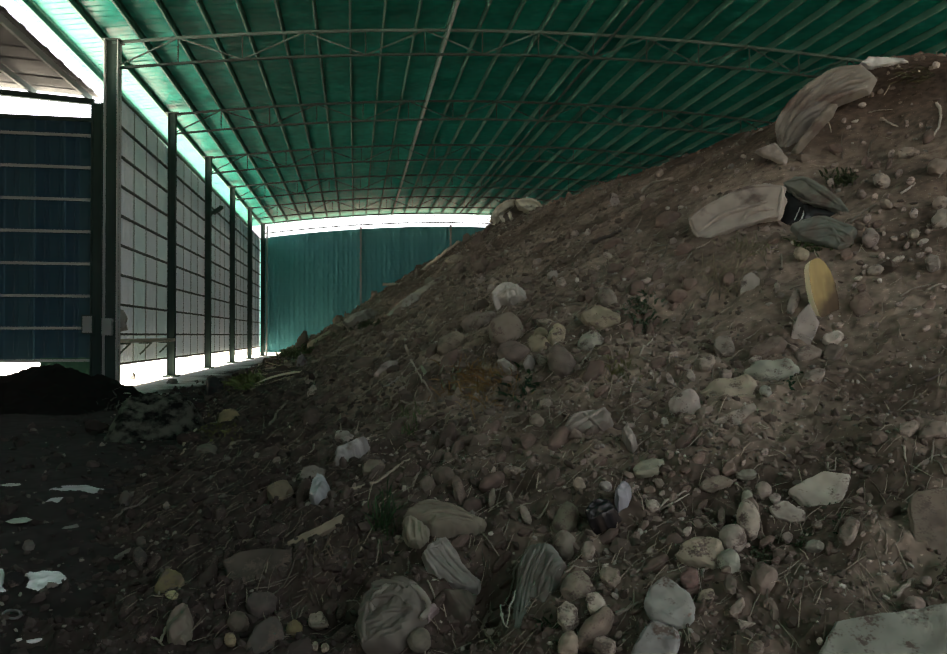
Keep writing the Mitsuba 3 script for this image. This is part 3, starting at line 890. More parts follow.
drape('canvas', [(790, 229), (808, 224), (822, 222), (840, 226), (857, 232), (853, 251), (838, 254), (820, 248), (800, 241)], (0.13, 0.145, 0.12), 'grey green canvas crumpled under the shaded hollow', 'canvas', 0.06, 0.03, 0.10, 10, edge=0.1, seed=11, dirt=0.3, folds=[([(793, 230), (815, 224), (840, 228), (856, 234)], 5), ([(800, 238), (820, 232), (850, 242)], 6), ([(812, 244), (828, 240), (848, 250)], 5), ([(830, 227), (836, 240), (842, 252)], 4)])
for i, pth in enumerate([[(806, 195), (801, 212), (795, 226)], [(810, 197), (807, 212), (803, 225)], [(801, 192), (806, 204), (801, 227)]]):
    stick('cord', pth, 1.6, (0.30, 0.31, 0.30), ['left', 'right', 'middle'][i] + 'most of the three pale cords hanging in front of the shaded hollow', 'cord', lift=9, wob=0.0)
k = thing('fabric_bundle', 'pale tangled fabric bundle on the skyline of the heap against the white gap', 'fabric bundle')
drape('', [(490, 218), (498, 207), (508, 202), (522, 200), (534, 206), (536, 220), (522, 228), (508, 236), (496, 232)], (0.20, 0.18, 0.14), '', '', 0.3, 0.15, 0.35, 40, t=21, tilt=0.8, seed=12, dirt=0.2, key=k + '__core')
drape('', [(489, 222), (496, 209), (506, 202), (516, 200), (514, 207), (504, 214), (496, 226)], (0.50, 0.48, 0.37), '', '', 0.25, 0.10, 0.2, 40, t=20.4, tilt=0.8, seed=52, dirt=0.1, key=k + '__left_fold', folds=[([(491, 222), (500, 209), (515, 202)], 4), ([(496, 220), (505, 211), (514, 206)], 3)])
drape('', [(514, 202), (524, 199), (534, 200), (542, 206), (547, 213), (540, 216), (528, 214), (518, 210)], (0.58, 0.56, 0.43), '', '', 0.25, 0.10, 0.2, -30, t=20.3, tilt=0.8, seed=13, dirt=0.05, key=k + '__top_fold', folds=[([(516, 203), (530, 203), (544, 212)], 4), ([(518, 208), (532, 209), (542, 214)], 3.5)])
drape('', [(519, 228), (526, 220), (540, 218), (558, 220), (549, 225), (538, 229), (533, 234), (527, 230)], (0.54, 0.52, 0.40), '', '', 0.2, 0.08, 0.2, 10, t=20.0, tilt=0.7, seed=14, dirt=0.05, key=k + '__lower_fold', folds=[([(523, 226), (538, 221), (556, 221)], 4)])
for i, pth in enumerate([[(508, 213), (512, 226), (506, 238), (493, 247)], [(526, 228), (519, 236), (508, 245)], [(501, 217), (507, 230), (511, 237)]]):
    stick('', pth, 4.0, (0.50, 0.48, 0.38), '', '', t=[19.6] * 4, wob=0.05, mat='cloth', key=k + '__strap' + ('' if i == 0 else f'_{i:03d}'))
drape('cloth_bag', [(494, 305), (495, 299), (505, 292), (513, 289), (524, 293), (531, 300), (528, 305), (512, 308), (502, 306), (497, 311)], (0.44, 0.41, 0.35), 'white crumpled bag lying on brown stones in the middle of the slope', 'bag', 0.12, 0.04, 0.05, 30, seed=15, dirt=0.1, wrinkle=0.9, folds=[([(497, 303), (509, 292), (527, 296)], 5), ([(499, 306), (512, 299), (528, 302)], 4), ([(508, 291), (512, 299), (511, 307)], 4), ([(518, 292), (522, 299), (521, 306)], 4)])
k = thing('cloth_roll', 'olive tan rolled cloth with fanned folds above the torn woven sack', 'cloth roll')
drape('', [(403, 522), (418, 508), (440, 510), (470, 519), (488, 528), (480, 537), (455, 538), (436, 536), (420, 530)], (0.155, 0.14, 0.105), '', '', 0.07, 0.02, 0.03, -8, seed=16, key=k + '__roll', lift=0.03, folds=[([(404, 520), (430, 512), (486, 528)], 5), ([(410, 528), (440, 524), (482, 534)], 6), ([(420, 514), (450, 518), (478, 528)], 4), ([(430, 533), (455, 531), (480, 534)], 4)])
drape('', [(404, 522), (414, 516), (430, 530), (428, 540), (420, 549), (410, 547), (405, 535)], (0.215, 0.195, 0.145), '', '', 0.04, 0.012, 0.02, -62, seed=17, key=k + '__fanned_end', lift=0.05, dirt=0.1, folds=[([(407, 520), (404, 533), (409, 546)], 4), ([(412, 517), (411, 532), (414, 548)], 4), ([(417, 519), (418, 533), (419, 548)], 4), ([(422, 523), (424, 535), (424, 546)], 3.5), ([(426, 527), (428, 535), (428, 542)], 3)])
labels[k + '__fanned_end'] = {'label': 'paler fanned pleats'}
drape('woven_sack', [(422, 557), (430, 546), (446, 541), (456, 558), (468, 574), (482, 584), (479, 594), (466, 595), (446, 587), (428, 574)], (0.20, 0.19, 0.165), 'torn grey woven sack in the dark hollow at the lower middle', 'sack', 0.045, 0.02, 0.03, -40, edge=0.15, seed=18, dirt=0.15, lift=0.03,
      folds=[([(436, 545), (452, 563), (477, 588)], 5), ([(446, 543), (460, 564), (481, 583)], 4), ([(428, 556), (446, 575), (467, 594)], 5), ([(455, 558), (468, 577), (478, 592)], 3), ([(424, 558), (436, 578), (452, 588)], 4), ([(432, 548), (446, 566), (462, 584)], 3), ([(424, 557), (438, 552), (447, 542)], 3)])
drape('cloth_flap', [(438, 593), (455, 592), (476, 598), (472, 612), (462, 632), (454, 622), (446, 608)], (0.10, 0.09, 0.07), 'dark olive triangular flap of cloth below the torn grey woven sack', 'cloth', 0.05, 0.02, 0.03, -60, seed=19)
drape('rag', [(427, 610), (434, 604), (440, 612), (433, 617), (428, 625), (425, 620)], (0.25, 0.20, 0.19), 'small pinkish rag beside the rim of the mud caked bundle', 'rag', 0.025, 0.03, 0.03, 50, seed=20, dirt=0.1)
drape('fibre_sack', [(524, 566), (538, 552), (556, 551), (568, 566), (560, 590), (549, 618), (540, 610), (530, 640), (516, 640), (519, 600)], (0.165, 0.175, 0.15), 'grey green fibrous sack with long loose strands beside the pale wedge stones', 'sack', 0.05, 0.02, 0.03, 68, edge=0.15, seed=21, dirt=0.15,
      folds=[([(545, 553), (531, 590), (522, 638)], 5), ([(552, 553), (540, 585), (529, 637)], 4), ([(560, 556), (549, 590), (542, 612)], 5), ([(566, 564), (557, 592), (549, 616)], 4), ([(536, 556), (526, 585), (518, 634)], 4), ([(548, 556), (534, 596), (525, 636)], 3), ([(528, 566), (522, 595), (517, 630)], 3)])
for i, pth in enumerate([[(530, 574), (520, 600), (512, 628)], [(536, 580), (524, 612), (517, 641)], [(553, 577), (543, 592), (541, 600)], [(512, 628), (514, 639), (518, 642)]]):
    stick('strand', pth, 2.2, (0.27, 0.27, 0.22), ['first', 'second', 'third', 'last and shortest'][i] + ' loose pale strand of the fibrous sack, counted from the left' if i < 3 else 'short hooked strand at the foot of the fibrous sack', 'strand', lift=12, wob=0.02, mat='cloth')
drape('rag', [(542, 432), (552, 434), (562, 438), (572, 424), (581, 417), (597, 416), (608, 412), (614, 424), (606, 438), (588, 443), (566, 442)], (0.215, 0.19, 0.16), 'grey brown rag with a thin pointed tail in the middle of the heap', 'rag', 0.07, 0.02, 0.06, 35, seed=22, dirt=0.15, folds=[([(545, 433), (562, 437), (578, 424), (596, 418)], 5), ([(566, 440), (584, 430), (606, 415)], 6), ([(582, 419), (592, 428), (602, 437)], 5)])
drape('rag', [(622, 440), (630, 434), (638, 446), (633, 456), (628, 452)], (0.25, 0.225, 0.19), 'pale torn rag right of the grey brown rag, above the dark stick', 'rag', 0.06, 0.06, 0.06, 60, seed=23, dirt=0.15)
drape('rag', [(614, 502), (622, 494), (632, 496), (627, 508), (618, 514)], (0.24, 0.24, 0.25), 'pale bluish rag at the lower end of the dark stick', 'rag', 0.05, 0.05, 0.05, 40, seed=24, dirt=0.1)
drape('plastic_bag', [(588, 520), (596, 508), (614, 508), (622, 520), (610, 534), (594, 536)], (0.012, 0.011, 0.012), 'black plastic bag half buried below the pale bluish rag', 'plastic bag', 0.07, 0.05, 0.06, 20, seed=25, dirt=0.25, mat='plastic')
drape('rag', [(498, 366), (508, 363), (519, 371), (516, 377), (505, 375)], (0.33, 0.30, 0.26), 'whitish rag right of the rusty straw clump', 'rag', 0.06, 0.06, 0.07, 20, seed=26, dirt=0.1)
drape('rag', [(525, 370), (531, 359), (536, 362), (532, 373), (527, 375)], (0.28, 0.26, 0.23), 'small narrow grey rag right of the whitish rag', 'rag', 0.05, 0.05, 0.06, 70, seed=27, dirt=0.1)
drape('rag', [(333, 474), (339, 459), (352, 453), (367, 447), (371, 450), (360, 459), (346, 466), (339, 476)], (0.25, 0.245, 0.225), 'grey and white mottled rag stretched along the slope at the left middle', 'rag', 0.08, 0.06, 0.10, 32, seed=28, dirt=0.45, amount=0.8)
drape('carrier_bag', [(313, 508), (316, 494), (322, 485), (330, 487), (332, 499), (326, 513), (318, 515)], (0.24, 0.26, 0.26), 'pale blue grey carrier bag above the broken pale plank', 'bag', 0.08, 0.06, 0.07, 75, seed=29, dirt=0.15, mat='plastic')
drape('rag', [(298, 362), (304, 356), (308, 364), (306, 374), (299, 377), (296, 370)], (0.20, 0.165, 0.175), 'dull pinkish rag on the far edge of the heap above the drooping dry stems', 'rag', 0.10, 0.12, 0.15, 70, seed=30, dirt=0.2)
drape('rag', [(166, 632), (172, 622), (186, 612), (194, 622), (192, 640), (188, 653), (176, 653), (168, 645)], (0.135, 0.125, 0.095), 'olive cloth behind the forked twig at the lower left', 'cloth', 0.07, 0.05, 0.08, 60, seed=31, dirt=0.35)
drape('rag', [(206, 389), (212, 383), (219, 388), (226, 397), (218, 402), (208, 399)], (0.035, 0.035, 0.035), 'dark rag lump at the edge of the sunlit floor strip', 'rag', 0.22, 0.15, 0.25, 10, seed=32, dirt=0.1)
drape('canvas_strip', [(388, 318), (404, 306), (420, 294), (440, 281), (448, 276), (442, 289), (424, 300), (404, 318), (392, 326)], (0.42, 0.41, 0.32), 'long pale canvas strip along the far upper edge of the heap', 'canvas', 0.15, 0.10, 0.3, 38, t=15.5, tilt=0.6, seed=33, dirt=0.1, folds=[([(390, 319), (408, 306), (426, 293), (446, 278)], 4), ([(394, 324), (412, 310), (432, 294)], 4)])
drape('canvas_strip', [(346, 326), (352, 319), (366, 315), (378, 312), (372, 322), (360, 330), (349, 332)], (0.34, 0.34, 0.28), 'grey canvas scrap below the canvas strip, near the back wall post', 'canvas', 0.25, 0.2, 0.35, 25, tilt=0.6, seed=34, dirt=0.35)
# litter on the mud at the left; first three sheets are painted puddle reflections
drape('pale_sheet', [(46, 501), (52, 497), (49, 489), (60, 486), (88, 485), (104, 489), (98, 492), (80, 496), (66, 498), (58, 502)], (0.46, 0.40, 0.44), 'largest pale sheet painted as puddle glare on the black mud, notched by a dark clod', 'plastic sheet', 0.006, 0.006, 0.2, 0, tilt=0.0, seed=36, dirt=0.05, mat='plastic')
drape('pale_sheet', [(-8, 483), (12, 482), (23, 483), (22, 485), (2, 486), (-8, 486)], (0.42, 0.41, 0.38), 'thin painted sliver of puddle glare on the mud at the left edge, the farther one', 'plastic sheet', 0.004, 0.003, 0.2, 0, tilt=0.0, seed=37, dirt=0.05, mat='plastic')
drape('pale_sheet', [(6, 521), (14, 518), (26, 517), (33, 519), (26, 522), (12, 523)], (0.40, 0.39, 0.34), 'pointed painted sliver of puddle glare on the mud at the left edge, the nearer one', 'plastic sheet', 0.004, 0.003, 0.15, 0, tilt=0.0, seed=38, dirt=0.05, mat='plastic')
drape('pale_sheet', [(24, 590), (29, 582), (24, 575), (38, 575), (48, 573), (62, 574), (67, 579), (60, 587), (48, 588), (36, 592)], (0.75, 0.74, 0.74), 'bright white crumpled plastic sheet on the black mud right of the black round rock', 'plastic sheet', 0.012, 0.022, 0.03, 30, tilt=0.05, seed=39, dirt=0.0, mat='plastic')
drape('pale_sheet', [(-6, 572), (4, 571), (6, 580), (3, 588), (8, 593), (-6, 596)], (0.72, 0.72, 0.72), 'white plastic scrap at the very left edge beside the black round rock', 'plastic sheet', 0.012, 0.022, 0.03, 30, tilt=0.05, seed=40, dirt=0.0, mat='plastic')
stone('rock', 15, 582, 21, 20, 0, (0.014, 0.014, 0.014), 'r', 'black round rock between the two white plastic pieces on the mud', 'rock', dirt=0.1)
drape('plastic_cup', [(25, 641), (36, 639), (50, 637), (50, 640), (40, 642), (26, 644)], (0.55, 0.54, 0.52), 'flat white plastic shard in the lower left corner', 'plastic shard', 0.008, 0.006, 0.03, 0, tilt=0.3, seed=41, dirt=0, mat='plastic')
for i, (a, b, w, h, r) in enumerate([(25, 636, 9, 5, 10), (37, 633, 5, 5, 0), (46, 635, 10, 3, 30), (19, 640, 7, 3, 5)]):
    stone('plaster_crumb', a, b, w, h, r, (0.5, 0.49, 0.47), 'a', ['largest white crumb left of the white plastic shard', 'round white crumb above the white plastic shard', 'long white splinter crumb at the right of the white plastic shard', 'flat white crumb at the left end of the white plastic shard'][i], 'crumb', dirt=0.1, seg=5, tilt=0.3)
drape('strip', [(60, 530), (66, 527), (78, 524), (79, 526), (70, 530), (62, 531)], (0.16, 0.155, 0.14), 'dull grey strip on the mud right of the pointed pale sliver', 'strip', 0.01, 0.01, 0.05, 20, tilt=0.2, seed=42, dirt=0.1)
k = thing('plastic_ring', 'grey plastic ring lying on the mud under the white plastic sheet', 'ring')
q = np.array([[12 + 9 * math.cos(a), 616 - 4.2 * math.sin(a)] for a in np.linspace(0, 2 * math.pi, 25)])
p, n, d = hit(q[:, 0], q[:, 1])
m = tube(p + [0, 0, 0.008], 0.008, 6)
put(k, m, 'plastic', True, tint(m.vertices, (0.09, 0.09, 0.09), 3))

# the mud caked bundle with its rim
k = thing('round_bundle', 'round mud caked bundle with a raised paler rim at the bottom middle', 'bundle')
drape('', [(369, 606), (376, 593), (390, 585), (408, 583), (422, 590), (429, 602), (428, 622), (418, 640), (404, 655), (370, 660), (362, 640), (364, 620)], (0.125, 0.115, 0.095), '', '', 0.10, 0.025, 0.035, 20, edge=0.12, seed=44, dirt=0.35, wrinkle=1.0, key=k + '__bundle',
      folds=[([(368, 610), (364, 630), (366, 652)], 5), ([(378, 612), (374, 632), (376, 654)], 5), ([(384, 600), (400, 596), (416, 604)], 5), ([(386, 612), (402, 608), (414, 616)], 5), ([(392, 626), (406, 622), (420, 620)], 5)])
q = np.array([[400 + 28 * math.cos(a), 606 - 21 * math.sin(a)] for a in np.linspace(-0.6, 3.4, 22)])
o, r, u, n, d = frame_at(400, 608)
o = o + n * 0.125
c2 = to_plane(q, o, r, u, n)
m = tube(o + c2[:, :1] * r + c2[:, 1:] * u + rng.normal(0, 0.004, (22, 3)), rng.uniform(0.010, 0.018, 22), 8)
part(k, 'rim', m, 'cloth', True, tint(m.vertices, (0.21, 0.195, 0.16), 4), 'paler raised rim')

# the yellow board: a rounded board on edge
k = thing('yellow_board', 'yellow rounded board standing on edge in the soil at the right', 'board')
face = np.array([(806.5, 271), (808, 265), (812, 261), (817, 260), (822, 263), (828, 271), (833, 283), (836, 296), (837, 309), (834, 320), (828, 328), (822, 325), (816, 314), (811, 301), (808, 287)], float)
o, r, u, n, d = frame_at(820, 294, 0.75)
o = o + n * 0.19
a2 = np.array(sg.Polygon(to_plane(face, o, r, u, n)).buffer(0.008).buffer(-0.004).segmentize(0.02).exterior.coords[:-1])
nb, th, ax = len(a2), 0.065, math.radians(32)
fp = sg.Polygon(a2)
g2 = np.stack(np.meshgrid(np.arange(a2[:, 0].min(), a2[:, 0].max(), 0.012), np.arange(a2[:, 1].min(), a2[:, 1].max(), 0.012)), -1).reshape(-1, 2)
g2 = g2[shapely.contains_xy(fp.buffer(-0.008), g2[:, 0], g2[:, 1])]
a3 = np.vstack([a2, g2])
tri = Delaunay(a3).simplices
cc = a3[tri].mean(1)
tri = tri[shapely.contains_xy(fp, cc[:, 0], cc[:, 1])]
e = a3[tri]
ar = (e[:, 1, 0] - e[:, 0, 0]) * (e[:, 2, 1] - e[:, 0, 1]) - (e[:, 1, 1] - e[:, 0, 1]) * (e[:, 2, 0] - e[:, 0, 0])
tri[ar < 0] = tri[ar < 0][:, ::-1]


def lean(xy, z):
    """The board turned about its long axis so that its left edge comes forward."""
    return np.c_[xy[:, 0] * math.cos(ax) * 1.12 + z * math.sin(ax), xy[:, 1], -xy[:, 0] * math.sin(ax) + z * math.cos(ax)]


nf = len(a3)
front, backv = lean(a3, th / 2), lean(a3, -th / 2)
hgt = (a3[:, 1] - a2[:, 1].min()) / np.ptp(a2[:, 1])
acr = (a3[:, 0] - a2[:, 0].min()) / np.ptp(a2[:, 0])
stain = np.clip(2.2 * (0.66 - hgt) + 1.6 * (acr - 0.5) + (meshkit.fbm(np.c_[a3 * 12, np.zeros(nf)], 3, 6) - 0.5) * 0.9, 0, 1)[:, None]
grain = 1 + 0.5 * (meshkit.fbm(np.c_[a3[:, 0] * 60, a3[:, 1] * 7, np.zeros(nf)], 3, 8) - 0.5)[:, None]
fc = (np.array([0.30, 0.225, 0.095]) * (1 - stain) + np.array([0.085, 0.058, 0.035]) * stain) * grain
part(k, 'face', world(trimesh.Trimesh(np.vstack([front, backv]), np.vstack([tri, tri[:, ::-1] + nf]), process=False), o, r, u, n), 'wood', True, np.vstack([fc, fc]))
ring, nxt = np.arange(nb), (np.arange(nb) + 1) % nb
side = np.vstack([np.c_[ring, ring + nb, nxt + nb], np.c_[ring, nxt + nb, nxt]])
side = side if sg.LinearRing(a2).is_ccw else side[:, ::-1]
part(k, 'edge', world(trimesh.Trimesh(np.vstack([front[:nb], backv[:nb]]), side, process=False), o, r, u, n), 'wood', True, np.tile([[0.80, 0.72, 0.48]], (2 * nb, 1)), 'pale cream sawn edge')

S = stone
# slabs and rocks with outlines of their own
S('concrete_slab', 0, 0, 0, 0, 0, (0.20, 0.215, 0.185), 's', 'flat grey green concrete slab in the bottom right corner', 'slab', 0.2, [(815, 665), (834, 625), (850, 622), (872, 619), (910, 614), (960, 606), (975, 640), (975, 690), (830, 690)], 0.35, dirt=0.4, seg=22)
S('slab', 0, 0, 0, 0, 0, (0.135, 0.115, 0.092), 's', 'tall brown slab cut off by the right edge of the view', 'slab', 0.3, [(908, 503), (915, 495), (940, 492), (968, 490), (972, 562), (940, 566), (916, 570), (912, 545)], 0.4, dirt=0.3, seg=14)
S('slab', 0, 0, 0, 0, 0, (0.33, 0.315, 0.265), 'a', 'largest pale slab, broad and pointed, in the lower right cluster of stones', 'slab', 0.26, [(787, 494), (803, 482), (824, 473), (838, 475), (850, 476), (848, 486), (842, 499), (829, 515), (815, 519), (800, 506)], 0.5, dirt=0.08, seg=14)
S('slab', 0, 0, 0, 0, 0, (0.27, 0.25, 0.215), 'a', 'pale oblong slab tucked under the left tip of the largest pale slab', 'slab', 0.32, [(768, 509), (778, 502), (786, 503), (804, 512), (805, 521), (796, 524), (776, 519)], 0.5, dirt=0.15, seg=12)
S('slab', 0, 0, 0, 0, 0, (0.205, 0.215, 0.20), 'a', 'speckled grey green slab at the bottom, the upper of two', 'slab', 0.28, [(644, 604), (648, 590), (661, 577), (676, 585), (690, 597), (695, 610), (694, 636), (673, 628), (650, 620), (645, 612)], 0.5, dirt=0.2, seg=14)
S('slab', 0, 0, 0, 0, 0, (0.18, 0.185, 0.18), 'a', 'speckled grey slab at the bottom edge, below the grey green one', 'slab', 0.34, [(628, 662), (636, 640), (650, 623), (664, 627), (677, 631), (679, 645), (673, 664)], 0.5, dirt=0.2, seg=14)
S('rock', 0, 0, 0, 0, 0, (0.225, 0.205, 0.155), 'a', 'olive tan block just above the grey green speckled slab', 'rock', 0.6, [(674, 557), (682, 546), (694, 539), (710, 540), (721, 546), (719, 562), (715, 577), (700, 570), (684, 565)], 0.5, dirt=0.15, seg=12)
S('rock', 0, 0, 0, 0, 0, (0.265, 0.24, 0.185), 'a', 'big buff block, the largest of the stone row under the yellow board', 'rock', 0.62, [(699, 395), (712, 385), (736, 381), (752, 381), (757, 390), (756, 403), (740, 407), (722, 413), (708, 406)], 0.5, dirt=0.12, seg=12)
S('rock', 0, 0, 0, 0, 0, (0.28, 0.25, 0.225), 'r', 'rounded pinkish grey rock left of the big buff block', 'rock', 0.6, [(668, 404), (676, 397), (693, 391), (699, 400), (702, 411), (694, 420), (680, 422), (670, 416)], 0.5, dirt=0.15, seg=11)
S('slab', 0, 0, 0, 0, 0, (0.20, 0.185, 0.155), 'a', 'long grey slab wedged below the big buff block', 'slab', 0.36, [(712, 424), (724, 416), (742, 409), (754, 404), (756, 409), (744, 418), (734, 428), (716, 432)], 0.5, dirt=0.25, seg=12)
S('rock', 0, 0, 0, 0, 0, (0.225, 0.24, 0.195), 'a', 'grey green rock with dark moss on its right side above the big buff block', 'rock', 0.55, [(742, 374), (752, 365), (772, 362), (790, 363), (798, 370), (794, 380), (778, 387), (760, 386), (754, 379)], 0.5, dirt=0.15, seg=11)
S('slab', 0, 0, 0, 0, 0, (0.225, 0.205, 0.185), 's', 'grey stone slab propped under the yellow board', 'slab', 0.3, [(809, 304), (799, 314), (793, 328), (788, 347), (799, 350), (809, 348), (815, 334), (819, 324)], 0.55, dirt=0.12, seg=11)
S('rock', 0, 0, 0, 0, 0, (0.13, 0.105, 0.085), 'a', 'angular brown slab edge sticking out right of the yellow board', 'rock', 0.4, [(848, 304), (856, 295), (866, 292), (873, 303), (864, 316), (859, 322), (855, 312)], 0.5, dirt=0.3, seg=10)
S('tile_shard', 0, 0, 0, 0, 0, (0.29, 0.27, 0.235), 's', 'pale pointed flat shard hanging below the tan sack', 'tile shard', 0.14, [(741, 285), (744, 276), (752, 272), (760, 279), (759, 291), (754, 306), (740, 295)], 0.6, dirt=0.05, seg=11)
S('slab', 0, 0, 0, 0, 0, (0.045, 0.04, 0.034), 's', 'dark flat board half buried at the lower left', 'board', 0.12, [(223, 562), (240, 553), (264, 549), (292, 551), (292, 566), (285, 579), (262, 584), (232, 590)], 0.4, dirt=0.25, seg=12)
S('rock', 0, 0, 0, 0, 0, (0.06, 0.056, 0.05), 'a', 'dark grey triangular rock at the bottom of the lower left slope', 'rock', 0.5, [(243, 648), (252, 632), (264, 622), (275, 618), (281, 634), (286, 650), (268, 662), (248, 664)], 0.5, dirt=0.3, seg=11)
S('slab', 0, 0, 0, 0, 0, (0.225, 0.195, 0.185), 'a', 'dull pink flat stone alone on dark soil left of the crossed twigs', 'stone', 0.3, [(373, 376), (380, 366), (388, 362), (398, 361), (395, 370), (388, 377), (380, 378)], 0.5, dirt=0.1, seg=10)
S('slab', 0, 0, 0, 0, 0, (0.27, 0.265, 0.235), 'a', 'pale grey slanted stone on the far upper edge of the heap', 'stone', 0.4, [(399, 311), (404, 300), (413, 294), (421, 295), (417, 304), (408, 312)], 0.6, dirt=0.15, seg=10)
S('rock', 0, 0, 0, 0, 0, (0.115, 0.10, 0.055), 'a', 'yellowish brown rock with a pale yellow patch at the lower left', 'rock', 0.65, [(153, 592), (158, 580), (165, 572), (176, 574), (185, 585), (185, 597), (176, 602), (160, 601)], 0.5, dirt=0.5, seg=11)
S('stone', 172, 595, 15, 9, -5, (0.30, 0.27, 0.16), 'a', 'pale yellow flake on the front of the yellowish brown rock', 'stone', 0.4, sink=-0.9, dirt=0.1)
S('rock', 0, 0, 0, 0, 0, (0.185, 0.155, 0.095), 'a', 'square yellowish block near the foot of the far weeds', 'rock', 0.6, [(217, 420), (222, 413), (234, 412), (241, 418), (240, 430), (230, 434), (219, 432)], 0.5, dirt=0.3, seg=10)

